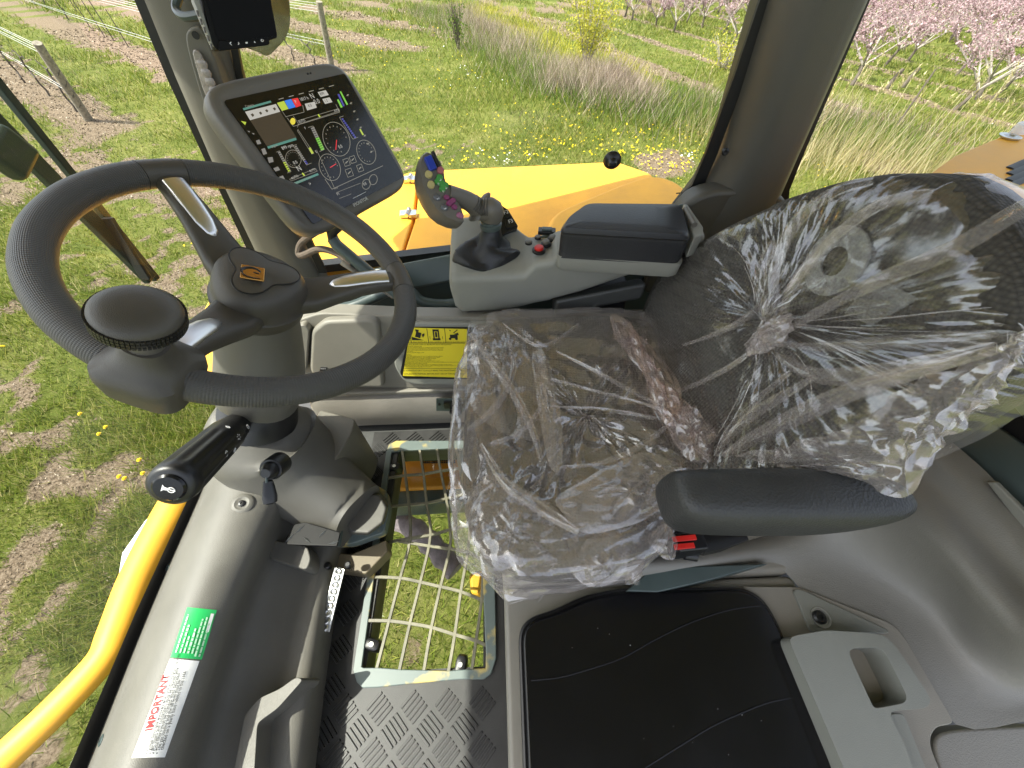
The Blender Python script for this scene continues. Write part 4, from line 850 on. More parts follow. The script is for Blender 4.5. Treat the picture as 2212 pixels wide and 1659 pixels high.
# hub cap
m = MB(); rings = []
for r_, k in ((.058,-.075),(.062,-.068),(.0635,-.052),(.0635,-.050),(.061,-.048),(.0615,-.030),(.058,-.016),(.050,-.006),(.036,-.001),(.015,.0015)):
    rings.append([WC+wn*(k-.004)+(w1*cos(q)+w2*sin(q))*r_*(1+.05*cos(3*(q-a1))*(1 if k > -.047 else .2)) for q in [2*pi*j/48 for j in range(48)]])
m.loft(rings); hub = obj('hub', m, M['wheel'], t, ang=50)
m = MB(); pl = [WC+wn*-.0035+(w1*cos(q)+w2*sin(q))*(.040+.011*cos(3*(q-a1))) for q in [2*pi*j/60 for j in range(60)]]
m.tube(pl+pl[:2], .0011, 6, False); obj('hub_groove', m, M['frit'], hub)
m = MB(); pl = [WC+wn*-.003+(w1*cos(q)+w2*sin(q))*(.039+.0105*cos(3*(q-a1))) for q in [2*pi*j/60 for j in range(60)]]; c_ = WC+wn*.0035
m.add(pl+[c_], [(j,(j+1)%60,60) for j in range(60)]); obj('horn_cover', m, M['wheel'], hub)
bc = Pp(546,590, WC+wn*.004, wn); bx_ = (Pp(566,590,WC,wn)-Pp(526,583,WC,wn)).normalized(); by_ = wn.cross(bx_); m = MB(); m.obox(bc, bx_, by_, wn, .0285, .027, .003); bad = obj('badge', m, plastic('copper_badge', (.50,.27,.08), .22, 0, 1, .05, 8, metal=.85), hub, bevel=.002)
m = MB(); q_ = [bc+wn*.0018+bx_*(.0080+.0006*k_)*cos(.3+k_*.5)*1.15+by_*(.0074+.0004*k_)*sin(.3+k_*.5) for k_ in range(11)]; m.tube(q_, [.0010+.00028*min(k_,10-k_) for k_ in range(11)], 6, True, (1,.5)); m.tube([bc+wn*.0018+bx_*.001, bc+wn*.0018+bx_*.0075-by_*.0006], .0011, 6, True, (1,.5)); obj('emblem', m, M['black'], bad)
# spinner knob clamped on the rim
ak = a3; pk = wp(WR, ak); d = w1*cos(ak)+w2*sin(ak); s_ = wn.cross(d)
kt = thing('spinner_knob', pk, 'round black spinner knob clamped on the wheel rim', 'knob')
m = MB(); rings = []
for k, a_, b_ in ((-.030,.030,.030),(-.026,.040,.038),(.0,.043,.043),(.014,.042,.042),(.022,.034,.034),(.032,.025,.025),(.042,.0215,.0215),(.046,.020,.020)): rings.append(superring(pk+wn*k-d*.004, s_, d, a_*.96, b_*.88, 32, 4 if k < .015 else 2.4))
m.loft(rings); obj('clamp', m, M['wheel'], kt, ang=50)
m = MB(); m.lathe([(.0155,.044),(.0150,.066),(.0165,.076),(.019,.082)], pk-d*.004, wn, 28); obj('stem', m, plastic('stem_grey', (.16,.15,.135), .3, 0, 1, .05, 8, metal=.4), kt)
m = MB(); m.lathe([(.022,.076),(.0320,.080),(.0335,.083),(.0338,.089),(.0328,.093),(.029,.097),(.022,.1005),(.012,.1022),(.0001,.1026)], pk-d*.004, wn, 48); obj('cap', m, M['wheel'], kt, ang=60)
m = MB()
for j in range(64):
    q = 2*pi*j/64; e = s_*cos(q)+d*sin(q); f = wn.cross(e)
    for kk in (.0808,.0848,.0888): m.obox(pk-d*.004+e*.0341+wn*kk, e, f, wn, .0026, .0027, .0033)
tag(obj('knurling', m, M['black'], kt, smooth=False), None, None, None, 'stuff')

# ------------------------------------------------------------------ steering column
t = thing('steering_column', (-.45,.4,0), 'grey steering column pedestal with black bellows', 'steering column')
def cax(k): return WC-wn*k
m = MB(); rings = []
for k, r_, o_ in ((.066,.050,0),(.082,.054,0),(.10,.056,0),(.14,.060,.004),(.20,.066,.008),(.26,.071,.010),(.315,.073,.010),(.325,.068,.010)): rings.append(superring(cax(k)+w1*o_, w2, w1, r_, r_*1.02, 32, 2.5))
m.loft(rings); obj('upper_shroud', m, M['column'], t, ang=50)
m = MB(); m.tube([cax(.10)+w2*-.052+w1*.02, cax(.20)+w2*-.060+w1*.035, cax(.31)+w2*-.064+w1*.045], .0013, 5); obj('seam', m, M['frit'], t)
m = MB(); prof = []
for i in range(19): prof.append((.062+(.004 if i % 2 else 0)+.0006*i, -.315-.0062*i))
m.lathe(prof, WC+w1*.010, wn, 40); obj('bellows', m, M['black'], t, ang=20)
B = [cax(.415)+w1*.004, Py(568,945,.468), Py(626,1000,.445), Py(690,1055,.405), Py(745,1095,.372), Py(775,1115,.350)]
Rr = [(.070,.066),(.112,.105),(.108,.112),(.092,.098),(.084,.088),(.080,.085)]
m = MB(); rings = []
BP = smooth_path(B, 4)
for i, p in enumerate(BP):
    f = i/(len(BP)-1)*(len(B)-1); k0 = min(int(f), len(B)-2); g_ = f-k0; ra = Rr[k0][0]*(1-g_)+Rr[k0+1][0]*g_
    d_ = (BP[min(i+1,len(BP)-1)]-BP[max(i-1,0)]).normalized(); 
    if i < 4: d_ = (-wn).lerp(d_, i/4).normalized()
    u_ = d_.cross(Vector((0,-1,.3))).normalized(); v_ = d_.cross(u_); rings.append(superring(p, u_, v_, ra, ra*.95, 36, 2.6))
m.loft(rings); low = obj('lower_housing', m, M['column'], t, ang=60)
# seam of the lower housing, key switch
c = Py(588,1012,.335); ka = Vector((.05,-.75,.66)).normalized(); m = MB(); m.lathe([(.021,-.03),(.021,.003),(.0195,.006),(.016,.006),(.015,.012),(.011,.022),(.0085,.024),(.0001,.024)], c, ka, 24); ks = thing('tilt_lever', c, 'small black toggle lever low on the steering column', 'lever'); obj('boot', m, M['black'], ks)
tp = Py(583,1078,.285); m = MB(); m.tube([c+ka*.020, c.lerp(tp,.35)+ka*.016], [.0025,.0025], 8); obj('pin', m, M['steel'], ks)
m = MB(); rings = []; st_ = c+ka*.018; dd = (tp-st_).normalized(); uu = dd.cross(EYE-tp).normalized()
for f, a_ in ((.28,.004),(.33,.008),(.6,.0105),(.9,.0125),(1.12,.0115),(1.18,.005)): rings.append(superring(st_.lerp(tp, f), uu, dd.cross(uu), a_, a_*.6, 14, 3))
m.loft(rings); obj('grip', m, M['black'], ks)
# mounting foot
m = MB(); m.prism(rpoly(up([(664,1186),(700,1178),(760,1175),(830,1150),(842,1092),(835,1060),(800,1040),(690,1060),(640,1120)], .085), .01), (0,0,-.03)); obj('mount_plate', m, M['grille'], t, bevel=.003)
m = MB(); m.prism(up([(664,1190),(760,1196),(834,1166),(838,1190),(790,1240),(700,1228)], .055), (0,0,-.05)); obj('mount_gusset', m, plastic('foot_brown', (.16,.13,.08), .45), t, bevel=.004)
m = MB(); rings = []
for z_, s1 in ((.06,1.0),(.11,.97),(.15,.85)): rings.append([Pz(790,1108,z_)+Vector((cos(q)*.062*s1, sin(q)*.062*s1, 0)) for q in [2*pi*j/8+.3 for j in range(8)]])
m.loft(rings); obj('foot', m, M['column'], t, bevel=.006)
# multi function stalk
sa = cax(.345)+w2*-.05; se = Py(367,1052,.235); dv = (se-sa).normalized(); L = (se-sa).length
t = thing('stalk_switch', sa, 'black fluted stalk switch with a horn button end', 'stalk switch')
m = MB(); m.tube([sa, sa+dv*L*.22], [.010,.012], 16); obj('neck', m, M['black'], t)
u_ = dv.cross(Vector((0,0,1))).normalized(); v_ = dv.cross(u_)
m = MB(); rings = []
for f, r_, fl in ((.06,.017,0),(.16,.0235,0),(.30,.028,0),(.32,.0292,0),(.46,.0302,0),(.49,.0308,.11),(.88,.0325,.11),(.93,.0325,0),(.985,.0305,0),(1.0,.025,0)):
    rings.append([sa+dv*L*f+(u_*cos(q)+v_*sin(q))*r_*(1-fl*(.5+.5*cos(12*q))) for q in [2*pi*j/96 for j in range(96)]])
m.loft(rings); obj('grip', m, M['black'], t, ang=50)
m = MB(); m.lathe([(.0205,L*1.0-.001),(.021,L+.002),(.018,L+.0045),(.0001,L+.005)], sa, dv, 28); bt = obj('horn_button', m, M['blackgloss'], t)
hx = (Py(392,1058,.23)-Py(352,1052,.23)); hx = (hx-dv*hx.dot(dv)).normalized(); hy = dv.cross(hx); 
if hy.z < 0: hy = -hy
ho = sa+dv*(L+.0056); m = MB(); m.add([ho+hx*a+hy*b for a, b in ((-.007,-.0055),(-.0045,-.0025),(.002,-.0015),(.002,.0015),(-.0045,.0025),(-.007,.0055))], [tuple(range(6))]); q_ = [ho+hx*(.0045+.0042*cos(k*.6))+hy*.0038*sin(k*.6) for k in range(11)]; m.tube(q_, .0007, 5); m.tube([ho+hx*.002, ho+hx*.0095], .0007, 5); obj('horn_symbol', m, M['whiteink'], bt)
toEye = (EYE-(sa+dv*L*.5)); su = (toEye-dv*toEye.dot(dv)).normalized(); sv = dv.cross(su)
m = MB()
def ring_sym(f, ang, rx, ry, n=10):
    e = su*cos(ang)+sv*sin(ang); f_ = dv.cross(e); c_ = sa+dv*L*f+e*.0307; q = [c_+f_*rx*cos(2*pi*k/n)+dv*ry*sin(2*pi*k/n) for k in range(n+1)]; m.tube(q, .0005, 4)
def lines_sym(f, ang, seg):
    e = su*cos(ang)+sv*sin(ang); f_ = dv.cross(e); c_ = sa+dv*L*f+e*.0306
    for (x0_,y0_,x1_,y1_) in seg: m.tube([c_+f_*x0_+dv*y0_, c_+f_*x1_+dv*y1_], .0005, 4)
sg_ = -1 if (dv.cross(su)).x < 0 else 1
ring_sym(.42, sg_*-.25, .0035, .0016); lines_sym(.42, sg_*.55, [(.003*cos(k),.003*sin(k),.0055*cos(k),.0055*sin(k)) for k in (0,1.05,2.1,3.14,4.2,5.2)]); ring_sym(.50, sg_*1.05, .004, .003); lines_sym(.62, sg_*.75, [(-.005,0,-.002,.004),(-.002,.004,-.002,-.004),(-.002,-.004,-.005,0),(.005,0,.002,.004),(.002,.004,.002,-.004),(.002,-.004,.005,0)]); ring_sym(.26, sg_*.5, .004, .0028)
obj('symbols', m, M['whiteink'], t)

# ------------------------------------------------------------------ pedals
def pedal_bar(p, q, wd, label):
    t = thing('foot_pedal', p, label, 'pedal', 'perforated steel pedals'); m = MB(); d_ = (q-p); n_ = 9; s_ = d_.normalized().cross(Vector((0,0,1))).normalized()
    m.obox((p+q)/2, d_, s_, (0,0,1), d_.length, wd, .004); o_ = obj('plate', m, M['zinc'], t, bevel=.001)
    for k in range(n_):
        c_ = p.lerp(q, (k+.5)/n_)+Vector((0,0,.002)); m = MB(); m.lathe([(wd*.30,.0),(wd*.34,.0018),(wd*.22,.003),(wd*.14,.001),(.0001,.0005)], c_, (0,0,1), 12); obj('grip_dimple', m, M['zinc'], t)
    return t
pt = pedal_bar(Pz(734,1228,.10), Pz(700,1364,.06), .026, 'perforated steel pedal below the column foot, nearest the eye')
for a, b in ((708,1222),(752,1220)):
    c = Pz(a, b, .104); m = MB(); m.lathe([(.008,-.01),(.008,.004),(.005,.006),(.0001,.006)], c, (0,0,1), 10); obj('bolt', m, M['black'], pt)
pedal_bar(Pz(784,962,.12), Pz(762,1028,.09), .024, 'perforated steel pedal in the shade behind the column')
t = thing('brake_pedal', Pz(690,1150,.13), 'black checker plate pedal pad in front of the column foot', 'pedal')
m = MB(); zq = .205; m.prism(rpoly(up([(636,1132),(660,1128),(735,1150),(728,1180),(618,1176),(616,1165)], zq), .004), (0,0,-.006)); pb = obj('pad', m, plastic('pedal_black', (.008,.008,.008), .45, spec=.2), t, bevel=.0015)
for a, b, an in ((648,1143,.9),(697,1152,.9),(625,1163,.9),(663,1166,-.6),(720,1172,.2)):
    c = Pz(a, b, zq+.0005); m = MB(); e = Vector((cos(an),sin(an),0)); f = Vector((-sin(an),cos(an),0)); m.add([c-e*.013, c-f*.003, c+e*.013, c+f*.003, c+Vector((0,0,.003))], [(0,1,4),(1,2,4),(2,3,4),(3,0,4)]); obj('tread_bar', m, M['trimdark'], pb)
m = MB(); c = Pz(731,1150,.15); m.tube([c+Vector((0,.01,.02)), c, c+Vector((.0,-.03,-.01))], [.013,.011,.009], 12); obj('pivot', m, M['steel'], t)
# ------------------------------------------------------------------ the large monitor
KM = 1.065; MC = EYE + (Vector((-.315,.816,.804))-EYE)*KM; mx_ = Vector((.487,.870,-.079)).normalized(); my_ = Vector((-.416,.349,.840)); my_ = (my_-mx_*my_.dot(mx_)).normalized(); mn = mx_.cross(my_)
def mon(x, y, d=0): return Pp(x, y, MC+mn*d, mn)
def ml(u, v, d=0): return MC+mx_*u*KM+my_*v*KM+mn*d
t = thing('monitor', MC, 'large grey framed touch monitor with a lit dashboard screen', 'monitor')
hw, hh_ = .1515*KM, .1235*KM; hc = (mon(447,207)+mon(748,147)+mon(876,388)+mon(642,512))/4
hcu, hcv = (hc-MC).dot(mx_)/KM, (hc-MC).dot(my_)/KM
def mring(sx, sy, d, e=7): return superring(ml(hcu, hcv, d), mx_, my_, sx, sy, 44, e)
m = MB(); m.loft([mring(hw*.93,hh_*.93,-.045), mring(hw*.985,hh_*.985,-.034), mring(hw,hh_,-.018), mring(hw,hh_,-.004), mring(hw*.985,hh_*.98,.004), mring(hw*.95,hh_*.945,.006), mring(hw*.90,hh_*.885,.0045)], caps=True); obj('housing', m, M['monitor'], t, ang=60)
m = MB(); m.prism(rpoly([ml(-.1315,-.1015,.0068),ml(.1315,-.1015,.0068),ml(.1315,.099,.0068),ml(-.1315,.099,.0068)], .006), -mn*.004)
scr_black = plastic('screen_glass', (.010,.009,.008), .10, 0, 1, .05, 3, spec=.5); obj('screen_glass', m, scr_black, t)
# what the screen shows, drawn flat on it
def zs(x, y): return mon((600+x/5.183)/1.15733, (180+y/5.183)/1.15733, .0072)
SC = {k: emit('screen_'+k, c, s_*.62) for k, c, s_ in (('panel',(.052,.040,.026),.55),('line',(.50,.47,.38),.30),('white',(.62,.60,.54),.42),('grey',(.25,.24,.22),.5),('green',(.16,.42,.06),.7),('lime',(.36,.45,.05),.7),('blue',(.03,.14,.50),.8),('red',(.50,.025,.03),.8),('teal',(.06,.16,.13),.8),('yellow',(.6,.5,.05),.7),('dark',(.012,.012,.011),.3),('violet',(.08,.08,.35),.5))}
def sdraw(nm, polys, k, d=0.0):
    if len(polys) < 8 and nm not in ('needle','marker'):
        for P in polys: m = MB(); m.add([zs(x, y)+mn*d for x, y in P], [tuple(range(len(P)))]); o_ = obj(nm, m, SC[k], t)
        return o_
    m = MB()
    for P in polys: m.add([zs(x, y)+mn*d for x, y in P], [tuple(range(len(P)))])
    return obj(nm, m, SC[k], t)
def sline(pts, wd=3.0, closed=False):
    out = []; P = pts+[pts[0]] if closed else pts
    for (xa, ya), (xb, yb) in zip(P, P[1:]):
        L = math.hypot(xb-xa, yb-ya) or 1; nx_, ny_ = -(yb-ya)/L*wd, (xb-xa)/L*wd; out.append([(xa-nx_,ya-ny_),(xb-nx_,yb-ny_),(xb+nx_,yb+ny_),(xa+nx_,ya+ny_)])
    return out
# basis of the drawing in the zoomed picture: along the screen's width and height
def bl(u, v):      # u,v in 0..1 of the lit area
    x = (-60+u*1400)*(1-v)+(720+u*1330)*v if False else 0
    return x
sdraw('map_panel', [[(130,625),(520,515),(735,850),(345,960)]], 'panel')
sdraw('toolbar', [[(65,515),(465,415),(520,515),(130,625)]], 'white', .0002)
sdraw('title_bar', [[(35,470),(395,370),(408,395),(48,498)],[(350,965),(720,850),(735,880),(365,995)],[(680,1440),(1005,1310),(1022,1335),(695,1468)]], 'teal', .0002)
ic = []
for c_, d_ in (((160,560),24),((265,535),22),((345,505),22),((445,480),22)): ic.append([(c_[0]-d_,c_[1]-d_*.3),(c_[0],c_[1]-d_),(c_[0]+d_,c_[1]),(c_[0]+d_*.2,c_[1]+d_)])
sdraw('tool_icon', ic, 'panel', .0004)
sdraw('status_tile', [[(480,400),(570,375),(628,478),(540,505)]], 'lime', .0002); sdraw('status_tile', [[(575,372),(662,350),(720,455),(632,480)]], 'blue', .0002); sdraw('status_tile', [[(668,350),(748,335),(795,435),(725,460)]], 'red', .0002)
sdraw('value_box', [[(1005,262),(1110,235),(1150,298),(1045,325)],[(838,412),(965,385),(995,462),(870,498)],[(1065,350),(1160,328),(1198,390),(1100,415)]], 'white', .0002)
ln = []
ln += sline([(590,580),(830,520),(810,430)]) + sline([(610,595),(690,705),(1290,520),(1240,420)]) + sline([(690,570),(760,680),(740,720)],2.5) + sline([(480,410),(600,590)],2) + sline([(750,680),(1290,505),(1275,475),(745,632)],2.5)
for (cx_, cy_, rx_, ry_, ro) in ((1248,870,165,230,-.42),(1162,1235,130,180,-.42),(690,1125,100,115,-.3),(1635,1040,115,165,-.42)):
    q_ = [];
    for k in range(33):
        a = 2*pi*k/32; q_.append((cx_+rx_*cos(a)*cos(ro)-ry_*sin(a)*sin(ro), cy_+rx_*cos(a)*sin(ro)*1.0+ry_*sin(a)*cos(ro)))
    ln += sline(q_, 3)
    for k in range(14):
        a = 2*pi*(k+2)/17+.9; f = .80; p_ = (cx_+f*(rx_*cos(a)*cos(ro)-ry_*sin(a)*sin(ro)), cy_+f*(rx_*cos(a)*sin(ro)+ry_*sin(a)*cos(ro))); f = .72; p2_ = (cx_+f*(rx_*cos(a)*cos(ro)-ry_*sin(a)*sin(ro)), cy_+f*(rx_*cos(a)*sin(ro)+ry_*sin(a)*cos(ro))); ln += sline([p_, p2_], 4)
ln += sline([(880,720),(945,700),(1090,1005),(1030,1030)],3) + sline([(470,1040),(510,1022),(660,1290),(610,1310)],3) + sline([(685,955),(735,940)],3) + sline([(690,960),(860,1205),(925,1180)],3) + sline([(1285,590),(1340,570)],3)+ sline([(1290,595),(1460,870),(1530,845)],2.5)
ln += sline([(990,1010),(1220,1500)],2.5)+sline([(1100,1390),(1190,1520),(1850,1215)],3)+sline([(640,1390),(975,1250),(1000,1285),(665,1412)],2.5,True)+sline([(750,745),(955,1055),(930,1065),(742,760)],2.5,True)
for c_, d_ in (((1380,1170),50),((1460,1135),48),((1415,1305),55),((1555,1245),48)): ln += sline([(c_[0]-d_,c_[1]-d_*.65),(c_[0]+d_*.35,c_[1]-d_*1.1),(c_[0]+d_,c_[1]+d_*.65),(c_[0]-d_*.35,c_[1]+d_*1.1)],2.5,True); ln += sline([(c_[0]-d_*.3,c_[1]+d_*.3),(c_[0]+d_*.3,c_[1]-d_*.3)],6)
ln += sline([(1255,1560),(1560,1440)],2)+sline([(1285,1640),(1440,1580)],2)
for c_ in ((1635,1455),(1725,1395)): ln += sline([(c_[0]+52*cos(k*pi/8)-12*sin(k*pi/8), c_[1]+66*sin(k*pi/8)+8*cos(k*pi/8)) for k in range(17)],3)
for k in range(8): 
    x_, y_ = 1395+42*k+10*(k>4), 300+105*k; ln += sline([(x_-14,y_+8),(x_+14,y_-8)],5)+sline([(x_-4,y_-12),(x_+4,y_+12)],4)
for k in range(6): ln += sline([(500+ k*130,355-k*33),(565+k*130,338-k*33)],5)
sdraw('line_graphics', ln, 'line', .0003)
sdraw('needle', sline([(1250,880),(1240,1010)],5)+sline([(1165,1240),(1245,1190)],5), 'red', .0005)
cells = []; gcells = []; ycells=[]; vcells = []
for k in range(11): (gcells if k > 4 else cells).append([(915+k*12.5,725+k*27),(960+k*12.5,712+k*27),(969+k*12.5,732+k*27),(924+k*12.5,746+k*27)])
for k in range(10): (ycells if k > 4 else cells).append([(488+k*14,1042+k*26),(515+k*14,1032+k*26),(524+k*14,1050+k*26),(497+k*14,1060+k*26)]); (vcells if k > 7 else cells).append([(705+k*15.5,965+k*24),(730+k*15.5,955+k*24),(740+k*15.5,972+k*24),(715+k*15.5,982+k*24)]); vcells.append([(1310+k*18,605+k*26),(1335+k*18,598+k*26),(1345+k*18,616+k*26),(1320+k*18,624+k*26)])
sdraw('gauge_cells', cells, 'grey', .0003); sdraw('gauge_cells', gcells+[[(1255,360),(1275,352),(1330,455),(1305,465)],[(1290,255),(1308,250),(1400,420),(1380,430)]], 'green', .0003); sdraw('gauge_cells', ycells+[[(888,985),(912,975),(955,1050),(925,1062)],[(1545,745),(1562,738),(1605,812),(1585,820)]], 'lime', .0003); sdraw('gauge_cells', vcells+[[(1262,290),(1284,283),(1355,440),(1335,448)]], 'violet', .0003)
sdraw('marker', [[(c_[0]+34*cos(k*pi/8),c_[1]+44*sin(k*pi/8)) for k in range(16)] for c_ in ((683,640),)], 'yellow', .0004); sdraw('marker', sline([(1010,550),(1035,585)],9)+sline([(805,1310),(835,1345)],9)+[[(10,635),(80,650),(65,690)]], 'lime', .0005)
sdraw('side_icon', [[(90,760),(130,770),(120,785)],[(150,790),(185,795),(180,815)],[(205,890),(250,875),(275,930),(225,940)],[(275,1000),(320,985),(350,1060),(300,1075)],[(355,1110),(420,1100),(435,1165),(375,1180)],[(430,1250),(490,1225),(520,1270),(460,1290)],[(505,1360),(555,1340),(585,1395),(530,1415)]], 'grey', .0003)
def szt(b, x, y, sz, k='white', al='LEFT'): text(b, sz, zs(x, y)+mn*.0006, mx_, my_, SC[k], t, al, ext=0)
szt('N', 925, 350, .0125); szt('0.0', 975, 420, .0115); szt('1817 h', 785, 380, .0075); szt('899', 1045, 308, .0075, 'dark'); szt('4.0', 890, 460, .0075, 'dark'); szt('1.5', 1105, 395, .0065, 'dark'); szt('899 rpm', 552, 1012, .0075); szt('0.0', 1285, 995, .0085); szt('N', 755, 1290, .0125); szt('0.0', 700, 1200, .0075); szt('AUTO', 672, 1395, .0058); szt('AUTO', 905, 1300, .0052); szt('AUTO', 765, 665, .0058); szt('AUTO', 1225, 520, .0048); szt('0.0', 1605, 1475, .0075); szt('F1', 1262, 1600, .007); szt('Engine', 410, 985, .0052, 'line'); szt('Performance Viewer', 715, 1455, .0048, 'line'); szt('Camera', 75, 465, .0052, 'line'); szt('P', 722, 412, .008); szt('F', 845, 745, .006); szt('E', 985, 1050, .006); szt('<', 770, 1520, .009); szt('>', 905, 1475, .009); szt('Road', 1225, 1525, .0045, 'line')
text('iMONITOR', .0095, mon(765,447,.0072), mx_, my_, M['whiteink'], t, ext=.0002, xs=.95); m = MB(); a = mon(763,429,.0072); m.add([a, a+mx_*.040, a+mx_*.040+my_*.0009, a+my_*.0009], [(0,1,2,3)]); obj('logo_rule', m, M['whiteink'], t)
for k in (0, 1): m = MB(); c = mon(665+6*k,159-1.5*k,.0055); m.tube([c-mn*.002, c+mn*.0008], .0016, 8); obj('sensor_hole', m, M['frit'], t)
# tilted stand: neck, arm, cables
m = MB(); nk = Py(720,508,.90); m.tube([ml(.045,-.10,-.03), Py(716,500,.905), Py(722,522,.90)], .014, 14); obj('neck', m, M['black'], t)
m = MB(); m.tube([Py(718,515,.90), Py(728,530,.895), Py(800,590,.87), Py(880,655,.84)], [.014,.015,.015,.015], 16); obj('arm', m, M['steel'], t)
m = MB(); m.tube([Py(738,566,.88), Py(810,612,.86), Py(850,640,.85)], [.009,.009,.009], 10, True, (1,.7)); obj('arm_cover', m, M['monitor'], t)
m = MB(); m.tube(smooth_path([ml(-.03,-.11,-.03), Py(662,515,.92), Py(645,540,.93), Py(652,552,.92), Py(690,538,.91), Py(728,548,.90), Py(760,572,.88)], 8), .0085, 10); obj('cable', m, plastic('braided_sleeve', (.10,.075,.055), .8, .9, 500, .3, 60), t)
# black camera screen on the pillar
co = Py(520,50,.86); cn = Vector((.62,-.72,.18)).normalized()
M['screencase'] = plastic('screen_case', (.007,.007,.007), .5, spec=.12)
t = thing('camera_screen', co, 'black reversing camera screen fixed high on the front pillar', 'screen')
def z5(x, y): return ((480+x/5.821)/1.15733, (y/5.821)/1.15733)
def cpoly(pts, d): return [Pp(*z5(x, y), co+cn*d, cn) for x, y in pts]
m = MB(); m.prism(rpoly(cpoly([(90,-300),(1130,-300),(1150,0),(1250,545),(1125,590),(370,740),(300,640)], 0), .004), -cn*.026); obj('housing', m, M['screencase'], t, bevel=.003)
m = MB(); m.prism(rpoly(cpoly([(150,-260),(1110,-300),(1145,0),(1235,520),(600,605),(420,575),(360,540)], .0012), .003), -cn*.0008); obj('display', m, plastic('dark_display', (.004,.004,.004), .35, spec=.08), t)
m = MB(); m.prism(rpoly(cpoly([(390,575),(600,612),(1120,565),(1135,640),(1090,660),(390,745)], .0035), .003), -cn*.006); kb = obj('button_bar', m, M['screencase'], t, bevel=.0015)
m = MB()
def kl(x0_, y0_, x1_, y1_): a, b = cpoly([(x0_,y0_),(x1_,y1_)], .0042); m.tube([a, b], .0006, 4)
kl(570,610,550,630); kl(550,630,578,658); kl(672,612,685,630); kl(685,630,672,648); kl(912,600,905,615); kl(905,615,925,618); P_ = cpoly([(778,612),(808,608),(812,632),(782,637)], .0042); m.add(P_, [(0,1,2,3)])
for k in range(8): kl(1022+18*cos(k*pi/4), 588+16*sin(k*pi/4), 1022+18*cos((k+1)*pi/4), 588+16*sin((k+1)*pi/4)) if k not in (6,) else None
obj('button_symbols', m, M['whiteink'], kb)
m = MB(); m.prism(cpoly([(18,-300),(88,-300),(105,0),(330,690),(285,640),(20,0)], -.002), -cn*.02); obj('side_strip', m, M['console'], t, bevel=.002)
for k in range(5): 
    a, b = cpoly([(70+50*k,150+120*k),(95+50*k,240+120*k)], -.0005); m = MB(); m.tube([a, b], .0016, 6); obj('side_button', m, M['monitor'], t)

# ------------------------------------------------------------------ armrest console and joystick
t = thing('control_console', (.1,.83,.5), 'grey control console with a padded armrest beside the seat', 'armrest console')
def sec(x, zb_, yf, zf, yb, zt_, r=.02):
    """a rounded cross section in the Y-Z plane: front bottom, front top, back top, back bottom"""
    return rpoly([Vector((x, yf+.012, zb_)), Vector((x, yf, zf)), Vector((x, yb, zt_)), Vector((x, yb, zb_+.01))], [.03, r, .02, .02], 5)
m = MB(); secs = [(-.118,.480,.760,.530,.91,.560),(-.112,.440,.750,.544,.92,.590),(-.095,.425,.745,.550,.925,.605),(-.02,.427,.744,.551,.93,.612),(.03,.432,.744,.552,.915,.600),(.062,.440,.744,.554,.885,.585),(.076,.444,.744,.572,.865,.585),(.086,.447,.744,.584,.855,.590),(.125,.455,.744,.590,.845,.592),(.135,.460,.744,.604,.85,.604),(.20,.480,.744,.610,.87,.612),(.32,.528,.746,.626,.88,.630),(.43,.562,.75,.640,.88,.645),(.46,.580,.757,.632,.87,.638)]
m.loft([sec(*s_) for s_ in secs]); obj('body', m, M['console'], t, ang=45)
m = MB(); m.prism([Vector((.14,.744,.475)), Vector((.36,.748,.52)), Vector((.36,.80,.50)), Vector((.14,.80,.45))], (0,0,-.05)); obj('shade_block', m, M['trimdark'], t, bevel=.01)  # added dark block standing in for the shaded gap below the body
m = MB(); m.prism([Vector((.16,.74,.27)), Vector((.34,.74,.27)), Vector((.33,.78,.49)), Vector((.17,.78,.47))], (0,.06,0)); obj('support_arm', m, M['black'], t, bevel=.008)
# raised far rim carrying the function keys
ko = Py(1090,470,.885); kn = Vector((.05,-.62,.78)).normalized()
def kz(x, y): return ((1000+x/5.183)/1.15733, (360+y/5.183)/1.15733)
def kp(pts, d): return [Pp(*kz(x, y), ko+kn*d, kn) for x, y in pts]
m = MB(); m.prism(rpoly(kp([(1240,770),(1275,762),(1400,850),(1530,1060),(1515,1090),(1290,1195),(1100,1200),(1180,900)], 0), .003), -kn*.045); fk = obj('key_pad', m, M['black'], t, bevel=.003)
for b_, pts, tx in (('F1',[(1243,785),(1280,770),(1365,838),(1315,850),(1250,860)],(1252,832)),('F2',[(1300,860),(1375,845),(1455,940),(1370,965),(1310,910)],(1350,915)),('F3',[(1365,980),(1460,950),(1520,1050),(1395,1095),(1370,1060)],(1412,1032))):
    m = MB(); m.prism(rpoly(kp(pts, .004), .0015), -kn*.004); o_ = obj('key', m, M['black'], t, bevel=.0012)
    a = kp([tx], .0044)[0]; text(b_, .0125, a, (kp([(tx[0]+60,tx[1]-22)], .0044)[0]-a), (kp([(tx[0]-15,tx[1]-60)], .0044)[0]-a), M['whiteink'], o_, ext=0)
